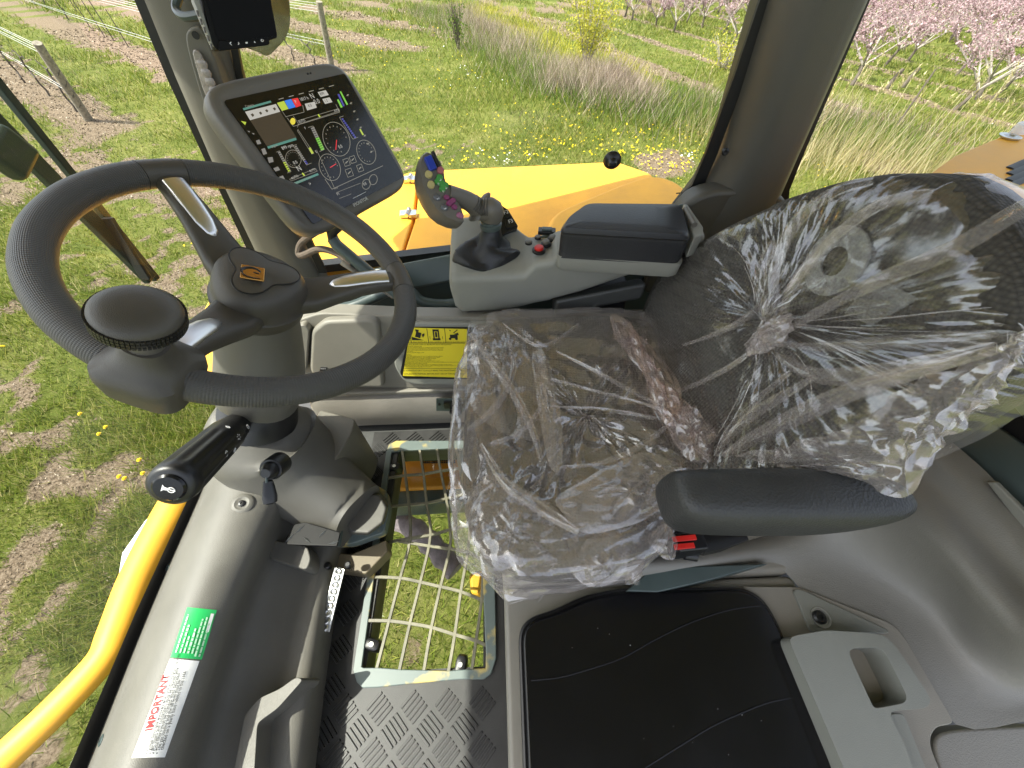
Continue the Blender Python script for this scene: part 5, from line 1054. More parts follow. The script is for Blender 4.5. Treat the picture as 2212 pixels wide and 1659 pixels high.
# buttons between the boot and the pad
bo_ = Vector((.1,.83,.5925)); bn = Vector((0,-.03,1)).normalized()
for (x, y, r_, nm, mt, base) in ((1164,541,.0105,'red_button','red',1),(1179,528,.0085,'round_button','monitor',1),(1193,517,.008,'round_button','monitor',1),(1142,524,.0075,'small_button','monitor',0),(1162,513,.0070,'small_button','monitor',0)):
    c = Pp(x, y, bo_+bn*.002, bn); m = MB(); m.lathe([(r_*1.45,-.002),(r_*1.45,.003),(r_*1.2,.005),(.0001,.005)] if base else [(r_*1.15,-.002),(r_*1.15,.002),(.0001,.002)], c, bn, 22); b_ = obj('button_base', m, M['black'], t)
    m = MB(); m.lathe([(r_,.003),(r_,.0085),(r_*.8,.0105),(.0001,.011)] if base else [(r_,.001),(r_,.0035),(r_*.8,.0045),(.0001,.0045)], c, bn, 22); tag(obj(nm, m, M[mt], b_), None)
c = Pp(1181,503, bo_, bn); m = MB(); m.obox(c+bn*.004, (1,-.15,0), (.15,1,0), bn, .042, .022, .010); b_ = obj('rocker_base', m, M['black'], t, bevel=.002); m = MB(); m.obox(c+bn*.010, (1,-.15,0), (.15,1,0), bn, .024, .014, .006); obj('rocker', m, M['steel'], b_, bevel=.002)
# armrest pad: leather block with a stitched edge, grey tray beneath, hinge behind
zp = .682
top = rpoly(up([(1213,492),(1226,468),(1268,438),(1474,440),(1491,508)], zp), .018, 5); mid = [p+Vector((0,0,-.012)) for p in top]; cen = sum(top, Vector())/len(top)
m = MB(); m.loft([[cen+(p-cen)*.99+Vector((-.006*(1 if p.x < cen.x else -.2),-.004 if p.y < cen.y else .004,-.067)) for p in top], [cen+(p-cen)*1.03+Vector((0,0,-.055)) for p in top], [cen+(p-cen)*1.035+Vector((0,0,-.022)) for p in top], [cen+(p-cen)*1.02+Vector((0,0,-.008)) for p in top], [cen+(p-cen)*.97 for p in top], [cen+(p-cen)*.6+Vector((0,0,.004)) for p in top]]); pad_ = obj('armrest_pad', m, M['leather'], t, ang=50)
m = MB(); q_ = [cen+(p-cen)*1.03+Vector((0,0,-.012)) for p in top]; m.tube(q_+q_[:2], .0013, 5, False); obj('piping', m, M['black'], pad_)
m = MB()
for k in range(0, len(q_)):
    a, b = q_[k], q_[(k+1) % len(q_)]; n_ = max(1, int((b-a).length/.006))
    for j in range(n_): p_ = a.lerp(b, (j+.2)/n_)+Vector((0,-.001,-.0035)); r__ = a.lerp(b, (j+.75)/n_)+Vector((0,-.001,-.0035)); m.tube([p_, r__], .0006, 3)
tag(obj('stitching', m, M['trimdark'], pad_), None, None, None, 'stuff')
m = MB(); m.loft([[cen+(p-cen)*s1+Vector((0,0,z_)) for p in top] for s1, z_ in ((1.0,-.10),(1.05,-.095),(1.065,-.070),(1.06,-.064))]); obj('armrest_tray', m, M['console'], t, ang=50)
m = MB(); m.prism([Pz(x, y, .67) for x, y in [(1476,440),(1486,440),(1520,490),(1520,505),(1500,512)]], (0,0,-.05)); obj('hinge_plate', m, M['console'], t, bevel=.004)
m = MB(); m.tube([Pz(1480,452,.675), Pz(1500,486,.675)], .006, 10); obj('hinge_pin', m, M['monitor'], t)
# joystick
jb = Vector((-.015,.845,.56))
t = thing('joystick', jb, 'grey joystick with coloured buttons and a leather boot', 'joystick')
bp_ = [(0,0,.080,.058,.549),(0,0,.081,.059,.562),(0,0,.072,.052,.576),(0,0,.052,.040,.584),(0,0,.030,.027,.592),(0,0,.024,.023,.610),(0,0,.0215,.0215,.632)]
m = MB(); rings = []
for i, (x, y, rx_, ry_, z_) in enumerate(bp_):
    c = Vector((-.035+.004*i, .818+.0015*i, z_)); rings.append([c+Vector((cos(q)*rx_*(1+.13*sin(q*5+i*1.9)*(i in (1,2,3,4)))*(1.0), sin(q)*ry_*(1+.13*sin(q*4+i*2.6)*(i in (1,2,3,4))), .010*sin(q*3+i*1.7)*(0 < i < 5))) for q in [2*pi*k/56 for k in range(56)]])
m.loft(rings); obj('boot', m, M['leather'], t, ang=70, sub=1)
jt = Vector((-.014,.826,.634)); jd = Vector((0,0,1))
m = MB(); m.lathe([(.024,-.006),(.0255,0),(.0255,.004),(.022,.007),(.022,.012),(.0001,.012)], jt, jd, 28); obj('collar', m, M['steel'], t)
g1, g2, g3, g4 = jt+Vector((.0,0,.008)), Py(1036,452,.825), Py(1010,434,.818), Py(966,418,.800)
m = MB(); path = smooth_path([g1, jt+Vector((.004,-.003,.035)), g2, g3, g4], 6); n_ = len(path)
rr = [.0188+.0045*sin(pi*min(1, i/(n_*.55)))-.006*max(0, i/(n_-1)-.55) for i in range(n_)]
m.tube(path, rr, 24, True, (1,1.12)); gr_ = obj('grip', m, M['monitor'], t, ang=60)
m = MB(); hp = Py(1052,420,.836); m.loft([superring(g2.lerp(hp, f), (1,0,.25), (0,1,0), a, a*1.1, 18, 2.3) for f, a in ((-.5,.017),(.1,.0165),(.55,.014),(.95,.009),(1.1,.003))]); obj('thumb_rest', m, M['monitor'], gr_, ang=60)
for k in range(9):                                         # ribs of the grip
    i = 8+k; c = path[min(i*1, n_-2)]; d_ = (path[min(i+1,n_-1)]-path[i-1]).normalized(); u_ = d_.cross(Vector((0,-.4,.9))).normalized(); v_ = u_.cross(d_)
    m = MB(); m.tube([c+(u_*cos(a)+v_*sin(a)*1.0)*(rr[min(i,n_-1)]*1.06+.0008) for a in [(.25+2.5*j/10) for j in range(11)]], .0014, 5); obj('grip_rib', m, M['wheel'], gr_)
ho_ = Py(950,412,.790); hn_ = Vector((.30,-.70,.62)).normalized()
def hpz(pts, d): return [Pp(*kz(x, y), ho_+hn_*d, hn_) for x, y in pts]
face = [(300,150),(345,112),(390,120),(520,225),(540,275),(565,330),(578,440),(600,510),(640,560),(700,700),(790,820),(815,900),(822,985),(800,1010),(740,1000),(600,940),(470,830),(380,690),(300,520),(268,350),(278,230)]
fP = hpz(face, 0); fc = sum(fP, Vector())/len(fP)
m = MB(); m.loft([[fc+(p-fc)*s1+hn_*d+Vector((-.006,0,-.004))*sh for p in fP] for s1, d, sh in ((.80,-.052,2.2),(.95,-.046,2.0),(1.04,-.030,1.2),(1.05,-.012,.4),(1.03,-.003,0),(1.0,0,0))]); hd_ = obj('head', m, M['monitor'], t, ang=50)
def hbtn(nm, x, y, rx_, ry_, mat, d=.005, base=True):
    c = hpz([(x,y)], 0)[0]; ux = (hpz([(x+30,y+12)], 0)[0]-c).normalized(); uy = hn_.cross(ux); m = MB(); m.loft([superring(c+hn_*h_, ux, uy, rx_*s1, ry_*s1, 20, 2.2) for h_, s1 in ((-.001,1),(d*.6,1),(d,.82),(d*1.05,.3))]); return obj(nm, m, mat, hd_, ang=50)
JB = {k: plastic('button_'+k, c, .35, 0, 1, .06, 30) for k, c in (('blue',(.015,.04,.33)),('cream',(.42,.36,.16)),('pink',(.36,.12,.13)),('green',(.05,.24,.05)),('slate',(.10,.105,.115)),('plum',(.20,.04,.12)),('mauve',(.26,.10,.17)))}
c = hpz([(390,262)],0)[0]; ux = (hpz([(440,330)],0)[0]-hpz([(370,175)],0)[0]).normalized(); uy = hn_.cross(ux); m = MB(); m.obox(c+hn_*.004, ux, uy, hn_, .026, .0155, .011); obj('blue_rocker', m, JB['blue'], hd_, bevel=.002)
m = MB(); m.obox(hpz([(462,205)],0)[0]+hn_*.003, ux, uy, hn_, .030, .007, .008); obj('side_rocker', m, M['black'], hd_, bevel=.002)
for x, y in ((372,397),(402,532)): hbtn('cream_button', x, y, .0075, .0075, JB['cream'])
hbtn('red_button', 522, 345, .0075, .0075, JB['pink'])
for x, y in ((510,442),(488,492),(548,585),(586,540),(535,515)): hbtn('green_pad', x, y, .0068, .0062, JB['green'], .007)
for x, y in ((482,692),(572,822)): hbtn('grey_button', x, y, .0078, .0062, JB['slate'], .003)
for x, y in ((600,697),(682,737),(636,775),(702,822),(655,757)): hbtn('plum_pad', x, y, .0062, .005, JB['plum'], .007)
hbtn('mauve_button', 775, 928, .0078, .006, JB['mauve'], .004)
for b_, x, y in (('\u2191',500,452),('\u2190',476,502),('\u2192',576,552),('\u2193',540,598),('2',475,700),('3',566,830)):
    a = hpz([(x,y)], .0076 if y < 620 else .0035)[0]; text(b_, .007, a, ux, uy, M['whiteink'], hd_, ext=0)
# ------------------------------------------------------------------ seat plinth, cool box, rear trim
t = thing('seat_plinth', (.2,.3,0), 'grey moulded plinth carrying the driver seat', 'plinth')
m = MB(); m.prism(rpoly([Vector((-.012,.148,0)), Vector((.56,.148,0)), Vector((.56,.78,0)), Vector((-.012,.78,0))], .02), (0,0,.285)); obj('riser', m, M['shell'], t, bevel=.012, seg=3)
m = MB(); m.prism(rpoly([Vector((-.010,-.75,0)), Vector((.56,-.75,0)), Vector((.56,.146,0)), Vector((-.010,.146,0))], .015), (0,0,.272)); obj('box_base', m, M['shell'], t, bevel=.010, seg=3)
m = MB(); m.prism(up([(1352,1277),(1402,1232),(1462,1224),(1662,1217),(1540,1252),(1420,1280)], .305), (0,0,-.03)); obj('seat_rail', m, M['steel'], t, bevel=.003)
t = thing('storage_lid', (.25,-.2,.3), 'glossy black storage lid beside the seat with two curved grooves', 'lid')
lidp = rpoly(up([(1128,1366),(1150,1338),(1196,1325),(1268,1292),(1345,1277),(1610,1273),(1650,1296),(1680,1345),(1740,1500),(1815,1680),(2000,2300),(1150,2300),(1140,1660)], .305), .022, 5)
m = MB(); m.prism(lidp, (0,0,-.022)); obj('lid', m, M['blackgloss'], t, bevel=.006, seg=4)
lc = sum(lidp, Vector())/len(lidp)
m = MB(); q_ = [p+Vector((0,0,-.012)) + (p-lc).normalized()*.003 for p in lidp]; m.tube(q_+q_[:2], .004, 8, False); obj('seal', m, M['black'], t)
def z3(x, y): return ((1240+x/2.572)/1.15733, (1300+y/2.572)/1.15733)
for gl in ([(225,1030),(400,1012),(560,970),(800,890),(1000,780),(1200,680),(1400,605),(1560,565),(1700,550)], [(820,1670),(960,1590),(1200,1440),(1400,1320),(1600,1230),(1760,1170),(1930,1138)]):
    m = MB(); m.tube(smooth_path([Pz(*z3(x, y), .3052) for x, y in gl], 5), .0013, 6, True, (1,.35)); obj('groove', m, M['blackgloss'], t)
m = MB()
for k in range(12):
    x, y = random.uniform(1160,1650), random.uniform(1330,1650); c = Pz(x, y, .3056); r_ = random.uniform(.0003,.0006); m.add([c+Vector((r_*cos(a),r_*sin(a),0)) for a in (0,1.5,3,4.6)], [(0,1,2,3)])
tag(obj('dust_specks', m, M['whiteink'], t), None, None, None, 'stuff')
# handle moulding to the right of the lid
def z4(x, y): return ((1700+x/2.023)/1.15733, (1100+y/2.023)/1.15733)
def zz4(pts, z): return [Pz(*z4(x, y), z) for x, y in pts]
t = thing('box_handle', Pz(*z4(900,1200), .29), 'grey green moulded grab handle beside the black storage lid', 'handle')
m = MB(); m.prism(rpoly(zz4([(300,740),(605,742),(1080,930),(1140,1000),(1383,1415),(1375,1440),(1300,1450),(1268,1500),(1270,1560),(1500,2100),(900,2100),(400,800)], .288), .012), (0,0,-.05)); obj('base_plate', m, M['shell'], t, bevel=.006, seg=3)
m = MB(); m.prism(rpoly(zz4([(572,758),(606,752),(1056,962),(1056,978),(664,974)], .293), .008), (0,0,-.03)); obj('screw_face', m, M['handle'], t, bevel=.005, seg=3)
c = Pz(*z4(712,898), .294); m = MB(); m.lathe([(.0165,0),(.0165,.0015),(.013,.0015),(.012,-.001)], c, (0,0,1), 24); so2 = obj('screw_ring', m, M['zinc'], t); m = MB(); m.lathe([(.011,-.001),(.011,.006),(.008,.009),(.004,.009),(.0035,.006),(.0001,.006)], c+Vector((-.004,0,0)), (-.1,0,1), 18); obj('screw', m, M['black'], so2)
zh = .335
outer_ = zz4([(552,1012),(575,990),(740,962),(960,975),(1042,990),(1105,1060),(1190,1185),(1268,1305),(1262,1340),(1235,1358),(1050,1372),(1130,1520),(1330,2100),(980,2100),(830,1660)], zh)
outer_ = rpoly(outer_, .012, 3)
hole_ = rpoly(zz4([(850,1072),(880,1052),(1010,1048),(1040,1078),(1148,1290),(1140,1330),(985,1360),(968,1330)], zh), .010, 3)
def holed(outer, hole, dz, nm, mat, par, bev):
    """ring shaped block: outer outline with one hole, bridged by a filled cap"""
    bm = bmesh.new(); vo = [bm.verts.new(p) for p in outer]; vh = [bm.verts.new(p) for p in hole]
    ed = [bm.edges.new((l[i], l[(i+1) % len(l)])) for l in (vo, vh) for i in range(len(l))]
    r_ = bmesh.ops.triangle_fill(bm, edges=ed, use_beauty=True); top_f = [f for f in r_['geom'] if isinstance(f, bmesh.types.BMFace)]
    bmesh.ops.dissolve_limit(bm, angle_limit=.01, verts=bm.verts, edges=bm.edges) if False else None
    ex = bmesh.ops.extrude_face_region(bm, geom=top_f); bmesh.ops.translate(bm, vec=(0,0,dz), verts=[v for v in ex['geom'] if isinstance(v, bmesh.types.BMVert)])
    bmesh.ops.recalc_face_normals(bm, faces=bm.faces); me = bpy.data.meshes.new(nm); bm.to_mesh(me); bm.free(); me.shade_smooth(); return obj(nm, me, mat, par, bevel=bev, seg=4)
holed(outer_, hole_, -.05, 'handle', M['handle'], t, .011)
m = MB(); m.prism(rpoly(zz4([(1052,1384),(1128,1380),(1150,1420),(1420,2100),(1310,2100),(1165,1660)], .312), .008), (0,0,-.03)); obj('rib', m, M['handle'], t, bevel=.008, seg=4)
# rear corner trim
t = thing('rear_trim', (.7,.1,.4), 'grainy grey rear corner trim behind the left armrest', 'trim panel')
rows = [[Pz(x, y, .282) for x, y in [(1300,1270),(1500,1245),(1664,1218),(1760,1300),(1955,1402),(2065,1565),(2260,1550),(2600,1500)]],
        [Pz(x, y, .300) for x, y in [(1300,1200),(1500,1195),(1690,1185),(1850,1210),(2010,1300),(2130,1440),(2270,1480),(2600,1440)]],
        [Px(x, y, .66) for x, y in [(1500,1140),(1640,1100),(1760,1075),(1890,1080),(2030,1190),(2130,1310),(2260,1420),(2560,1400)]],
        [Px(x, y, .715) for x, y in [(1600,1000),(1720,960),(1850,945),(1950,990),(2060,1090),(2150,1190),(2270,1300),(2560,1330)]],
        [Px(x, y, .735) for x, y in [(1640,940),(1780,920),(1880,925),(1985,955),(2085,1048),(2165,1130),(2280,1240),(2560,1280)]],
        [Px(x, y, .775) for x, y in [(1680,900),(1800,885),(1900,890),(2010,925),(2110,1000),(2190,1080),(2300,1170),(2560,1230)]]]
m = MB(); cols = [smooth_path([r[j] for r in rows], 5) for j in range(8)]; rr_ = [smooth_path([c[i] for c in cols], 4) for i in range(len(cols[0]))]; m.loft(rr_, caps=False, closed=False); obj('cover', m, M['rear'], t, ang=80)
m = MB(); m.prism(rpoly(zz4([(1285,1490),(1400,1462),(1900,1440),(1900,2100),(1500,2100),(1290,1600)], .270), .02), (0,0,-.06)); obj('lower_box', m, M['rear'], t, bevel=.012, seg=3)
t = thing('rear_window_surround', (.9,.3,.5), 'dark green metal frame under the rear window', 'window surround')
m = MB(); m.loft([[Px(x, y, .79) for x, y in [(1700,860),(1900,850),(2045,845),(2230,975),(2500,1130)]], [Px(x, y, .80) for x, y in [(1700,940),(1900,930),(1990,935),(2100,1010),(2212,1120)]][:0] or [Px(x, y, .785) for x, y in [(1700,1100),(1900,1100),(2060,1080),(2220,1250),(2500,1400)]]], caps=False, closed=False); obj('sheet', m, M['steel'], t, solid=.01)
m = MB(); m.prism([Px(x, y, .755) for x, y in [(2128,1040),(2146,1040),(2240,1135),(2240,1185)]], (.01,0,0)); obj('slot_strip', m, M['console'], t, bevel=.003)
m = MB(); m.prism([Px(x, y, .80) for x, y in [(2052,862),(2240,690),(2240,990)]], (.01,0,0)); obj('frit_corner', m, M['frit'], t)
m = MB(); m.prism([Px(x, y, .795) for x, y in [(2170,800),(2260,700),(2260,960),(2190,880)]], (.006,0,0)); bk = obj('belt_plate', m, M['steel'], t, bevel=.002)
for a, b in ((2200,812),(2206,860)):
    c = Px(a, b, .794); m = MB(); m.lathe([(.007,0),(.007,-.0012),(.0001,-.0012)], c, (1,0,0), 20); obj('hole', m, M['orange'], bk)

# ------------------------------------------------------------------ driver seat
SC_ = Vector((.17,.425,0))
def fabric():
    m = plastic('seat_weave', (.052,.046,.036), .75, 0, 1, .15, 7); nd = m.node_tree.nodes; lk = m.node_tree.links; b = nd['Principled BSDF']
    tc = N(nd,'ShaderNodeTexCoord'); mp = N(nd,'ShaderNodeMapping'); mp.inputs['Rotation'].default_value = (.3,.2,.15); lk.new(tc.outputs['Object'], mp.inputs['Vector'])
    br = N(nd,'ShaderNodeTexVoronoi'); br.inputs['Scale'].default_value = 170; br.inputs['Randomness'].default_value = .15; lk.new(mp.outputs[0], br.inputs['Vector'])
    bp = N(nd,'ShaderNodeBump'); bp.inputs['Strength'].default_value = .8; bp.inputs['Distance'].default_value = .003; bp.invert = True; lk.new(br.outputs['Distance'], bp.inputs['Height']); lk.new(bp.outputs[0], b.inputs['Normal'])
    src = b.inputs['Base Color'].links[0].from_socket; mr = N(nd,'ShaderNodeMapRange'); mr.inputs['From Max'].default_value = .7; mr.inputs['To Min'].default_value = 1.25; mr.inputs['To Max'].default_value = .45; lk.new(br.outputs['Distance'], mr.inputs['Value'])
    mx = N(nd,'ShaderNodeMix', data_type='RGBA', blend_type='MULTIPLY'); mx.inputs[0].default_value = 1; lk.new(src, mx.inputs[6]); lk.new(mr.outputs[0], mx.inputs[7]); lk.new(mx.outputs[2], b.inputs['Base Color']); return m
M['fabric'] = fabric()
t = thing('driver_seat', (.17,.425,.28), 'dark woven fabric driver seat under clear plastic', 'seat')
def nip(p):
    """the near rear corner of the cushion is cut back to clear the belt buckle"""
    f = min(1, max(0, (p.x-.20)/.17))*min(1, max(0, (.40-p.y)/.27)); return Vector((p.x-.02*f, p.y+.13*f, p.z))
def cush_out(s, z, grow=0): return [nip(p) for p in superring(SC_+Vector((0,0,z)), (1,0,0), (0,1,0), .252*s+grow, .292*s+grow, 64, 4.2)]
def ctop(x, y):
    u = (x-SC_.x)/.25; v = (y-SC_.y)/.29
    return .448 + .020*max(0, abs(v)-.55)/.45*(1 if abs(v) < .9 else .8) - .018*math.exp(-((u+.1)/.6)**2-(v/.45)**2) + .008*math.exp(-((u+.75)/.2)**2)
m = MB(); rings = [cush_out(.90,.335), cush_out(.985,.345), cush_out(1.0,.375), cush_out(1.0,.415)]
for s_, dz in ((.985,-.012),(.955,-.004),(.90,0),(.8,0),(.65,0),(.5,0),(.35,0),(.2,0),(.05,0)): rings.append([Vector((p.x, p.y, ctop(p.x, p.y)+dz)) for p in cush_out(s_, 0)])
m.loft(rings); obj('cushion', m, M['fabric'], t, ang=80)
m = MB(); m.box((.0,.20,.284), (.40,.66,.34)); obj('suspension', m, M['black'], t, bevel=.01)
TI = .3; BO = Vector((.36,0,.45)); Bu = Vector((sin(TI),0,cos(TI))); Bn = Vector((-cos(TI),0,sin(TI))); BO = BO - Bn*.085
def hl(tt): return float(np.interp(tt, [-.06,0,.06,.12,.165,.285,.367,.42,.455,.478,.49], [.25,.285,.312,.305,.290,.228,.170,.120,.075,.03,0]))
def hr(tt): return float(np.interp(tt, [-.06,0,.06,.12,.2,.3,.38,.43,.46,.48,.49], [.215,.245,.258,.260,.254,.238,.216,.185,.142,.08,0]))
def bcen(tt): return .470-.045*max(0, tt-.1)/.39
def bhalf(tt): return .5*(hl(tt)+hr(tt))
def bout():
    ts = np.concatenate([np.linspace(-.06,.30,12), np.linspace(.33,.489,16)])
    return [(float(bcen(tt)-hr(tt)), float(tt)) for tt in ts]+[(float(bcen(tt)+hl(tt)), float(tt)) for tt in ts[::-1]]
BOUT = bout()
def bpt(s, tt, d): return BO + Vector((0,s,0)) + Bu*tt + Bn*d
KN = (.456,.227); CR2 = (.235,.415)
def crease(s, tt):
    a = np.array(KN); b = np.array((.21,.43)); p = np.array((s, tt)); d = b-a; f = np.clip(((p-a)@d)/(d@d), -.15, 1.15); q = p-(a+d*f); return float(np.hypot(*q)), float(d[0]*(tt-a[1])-d[1]*(s-a[0]))
def bdepth(s, tt):
    v = (s-bcen(tt))/max(.05, bhalf(tt)); d = .075 + .03*max(0, abs(v)-.5)*(1 if abs(v) < .85 else .6)
    d += -.022*math.exp(-(v/.5)**2)*math.exp(-((tt-.2)/.16)**2)
    c, sd = crease(s, tt); d += -.020*math.exp(-(c/.022)**2)
    return d
def bring(sc, d, dep=None):
    cs, ct = .465, .20
    out = []
    for s, tt in BOUT:
        s2, t2 = cs+(s-cs)*sc, ct+(tt-ct)*sc; out.append(bpt(s2, t2, d if dep is None else bdepth(s2, t2)+dep))
    return out
m = MB(); m.loft([bring(.92,-.035), bring(.99,-.028), bring(1.0,0), bring(1.0,.04), bring(.985,0,-.016), bring(.955,0,-.004), bring(.9,0,0), bring(.8,0,0), bring(.68,0,0), bring(.54,0,0), bring(.4,0,0), bring(.26,0,0), bring(.12,0,0), bring(.02,0,0)]); obj('backrest', m, M['fabric'], t, ang=80)
# left armrest, a padded beam
t = thing('left_armrest', (.35,.17,.62), 'black padded left armrest of the driver seat', 'armrest')
m = MB(); rings = []
for x, yc, zc, ry_, rz_ in ((.212,.190,.606,.006,.012),(.214,.188,.604,.024,.034),(.220,.186,.598,.034,.050),(.24,.183,.594,.039,.057),(.31,.180,.594,.041,.058),(.40,.176,.594,.041,.058),(.44,.172,.601,.037,.048),(.48,.168,.611,.031,.036),(.502,.166,.621,.022,.022),(.510,.165,.627,.008,.008)): rings.append(superring((x,yc,zc), (0,1,0), (0,-.12,1), ry_, rz_, 32, 3.0))
m.loft(rings); obj('pad', m, M['foam'], t, ang=70, sub=1)
m = MB(); m.loft([superring((.45,.22,.58), (0,1,0), (0,0,1), .012, .02), superring((.50,.27,.52), (0,1,0), (0,0,1), .015, .025)]); obj('bracket', m, M['black'], t)
t = thing('buckle', Pz(1480,1170,.40), 'red and black seat belt buckle under the left armrest', 'buckle')
bq = Pz(1482,1178,.42); m = MB(); m.obox(bq, (1,.05,0), (-.05,1,0), (0,0,1), .050, .030, .052); obj('housing', m, M['black'], t, bevel=.004)
for y_, w_ in ((1163,.040),(1180,.034)): c = Pz(1478,y_,.449); m = MB(); m.obox(c, (1,.05,0), (0,1,0), (0,0,1), w_, .0085, .004); obj('release_button', m, M['red'], t, bevel=.001)
m = MB(); m.tube([bq+Vector((.02,0,.0)), Pz(1545,1172,.40), Pz(1612,1160,.38)], [.018,.016,.006], 10, True, (1,.5)); obj('stalk', m, M['black'], t)
c = Pz(1478,1196,.40); m = MB(); m.tube([c, c+Vector((.02,-.004,0))], .010, 12); obj('knob', m, M['black'], t)

# ------------------------------------------------------------------ crumpled clear plastic over the seat
def film_mat(name, tint, base, haze, rough=.12, sc=(14,14,14), uv=False, crease=.45, gloss=.07, bump=.5):
    m, nd, lk = mat_new(name); b = nd['Principled BSDF']; out = nd['Material Output']
    b.inputs['Base Color'].default_value = (*base, 1); b.inputs['Roughness'].default_value = .35; b.inputs['Specular IOR Level'].default_value = .5
    src = N(nd,'ShaderNodeUVMap').outputs[0] if uv else N(nd,'ShaderNodeTexCoord').outputs['Object']
    mp = N(nd,'ShaderNodeMapping'); mp.inputs['Scale'].default_value = sc; lk.new(src, mp.inputs['Vector'])
    def ridge(k, det):
        nz = N(nd,'ShaderNodeTexNoise'); nz.inputs['Scale'].default_value = k; nz.inputs['Detail'].default_value = det; nz.inputs['Roughness'].default_value = .45; nz.inputs['Distortion'].default_value = .25; lk.new(mp.outputs[0], nz.inputs['Vector'])
        sb = N(nd,'ShaderNodeMath', operation='SUBTRACT'); sb.inputs[1].default_value = .5; lk.new(nz.outputs[0], sb.inputs[0]); ab = N(nd,'ShaderNodeMath', operation='ABSOLUTE'); lk.new(sb.outputs[0], ab.inputs[0]); return ab
    ra, rb = ridge(.8, 1.2), ridge(2.1, 2.0)
    ad = N(nd,'ShaderNodeMath', operation='MULTIPLY_ADD'); ad.inputs[1].default_value = .42; lk.new(rb.outputs[0], ad.inputs[0]); lk.new(ra.outputs[0], ad.inputs[2])
    bp = N(nd,'ShaderNodeBump'); bp.inputs['Strength'].default_value = bump; bp.inputs['Distance'].default_value = .05; lk.new(ad.outputs[0], bp.inputs['Height']); lk.new(bp.outputs[0], b.inputs['Normal'])
    t_ = N(nd,'ShaderNodeBsdfTransparent'); t_.inputs[0].default_value = (*tint, 1)
    g = N(nd,'ShaderNodeBsdfGlossy'); g.inputs['Roughness'].default_value = rough; lk.new(bp.outputs[0], g.inputs['Normal'])
    lw = N(nd,'ShaderNodeLayerWeight'); pw = N(nd,'ShaderNodeMath', operation='POWER'); pw.inputs[1].default_value = 4.0; lk.new(lw.outputs['Facing'], pw.inputs[0])
    cr = N(nd,'ShaderNodeMapRange', interpolation_type='SMOOTHSTEP'); cr.inputs['From Min'].default_value = 0; cr.inputs['From Max'].default_value = .018; cr.inputs['To Min'].default_value = crease; cr.inputs['To Max'].default_value = 0; lk.new(ra.outputs[0], cr.inputs['Value'])
    n3 = N(nd,'ShaderNodeTexNoise'); n3.inputs['Scale'].default_value = .45; lk.new(mp.outputs[0], n3.inputs['Vector']); cm_ = N(nd,'ShaderNodeMapRange'); cm_.inputs['From Min'].default_value = .42; cm_.inputs['From Max'].default_value = .62; lk.new(n3.outputs[0], cm_.inputs['Value'])
    cx_ = N(nd,'ShaderNodeMath', operation='MULTIPLY'); lk.new(cr.outputs[0], cx_.inputs[0]); lk.new(cm_.outputs[0], cx_.inputs[1])
    hz = N(nd,'ShaderNodeMath', operation='MULTIPLY_ADD'); hz.inputs[1].default_value = .35; hz.inputs[2].default_value = haze; lk.new(pw.outputs[0], hz.inputs[0])
    h2 = N(nd,'ShaderNodeMath', operation='ADD', use_clamp=True); lk.new(hz.outputs[0], h2.inputs[0]); lk.new(cx_.outputs[0], h2.inputs[1])
    m1 = N(nd,'ShaderNodeMixShader'); lk.new(h2.outputs[0], m1.inputs[0]); lk.new(t_.outputs[0], m1.inputs[1]); lk.new(b.outputs[0], m1.inputs[2])
    gl = N(nd,'ShaderNodeMath', operation='MULTIPLY_ADD'); gl.inputs[1].default_value = .5; gl.inputs[2].default_value = gloss; lk.new(pw.outputs[0], gl.inputs[0])
    m2 = N(nd,'ShaderNodeMixShader'); lk.new(gl.outputs[0], m2.inputs[0]); lk.new(m1.outputs[0], m2.inputs[1]); lk.new(g.outputs[0], m2.inputs[2]); lk.new(m2.outputs[0], out.inputs[0]); return m
M['film'] = film_mat('clear_film', (.96,.94,.925), (.80,.75,.72), .10, .11, (9,9,9), False, .0, .10, .10)
M['filmback'] = film_mat('stretched_film', (.975,.965,.955), (.74,.71,.69), .035, .15, (9,9,9), False, .0, .14, .10)
M['filmc'] = film_mat('loose_film', (.955,.93,.915), (.84,.77,.74), .14, .13, (9,9,9), False, .0, .17, .16)
M['filmfold'] = film_mat('folded_film', (.94,.91,.89), (.84,.78,.75), .13, .13, (12,12,12), False, .0, .10, .12)
M['filmpink'] = film_mat('pink_film', (.94,.86,.84), (.85,.70,.67), .13, .16, (14,14,14), False, .0, .12, .16)
M['filmline'] = film_mat('film_crease', (.95,.93,.92), (.80,.77,.75), .20, .15, (12,12,12), False, .0, .10, .1)
t = thing('plastic_cover', (.2,.45,.45), 'crumpled clear plastic cover draped over the driver seat', 'plastic cover')
def nz3(x, y, z, o=4): return mnoise.fractal(Vector((x, y, z)), .9, 2.1, o)
def rid(x, y, z, o=4): return mnoise.ridged_multi_fractal(Vector((x, y, z)), .8, 2.2, o, 1.0, 2.0)
def fold(x, y, z, sc):
    """sharp crumple facets: distance between the two nearest cells"""
    return min(.6, 1.5*abs(mnoise.noise(Vector((x*sc, y*sc, z*sc))))+.5*abs(mnoise.noise(Vector((x*sc*2.1+5, y*sc*2.1, z*sc*2.1)))))
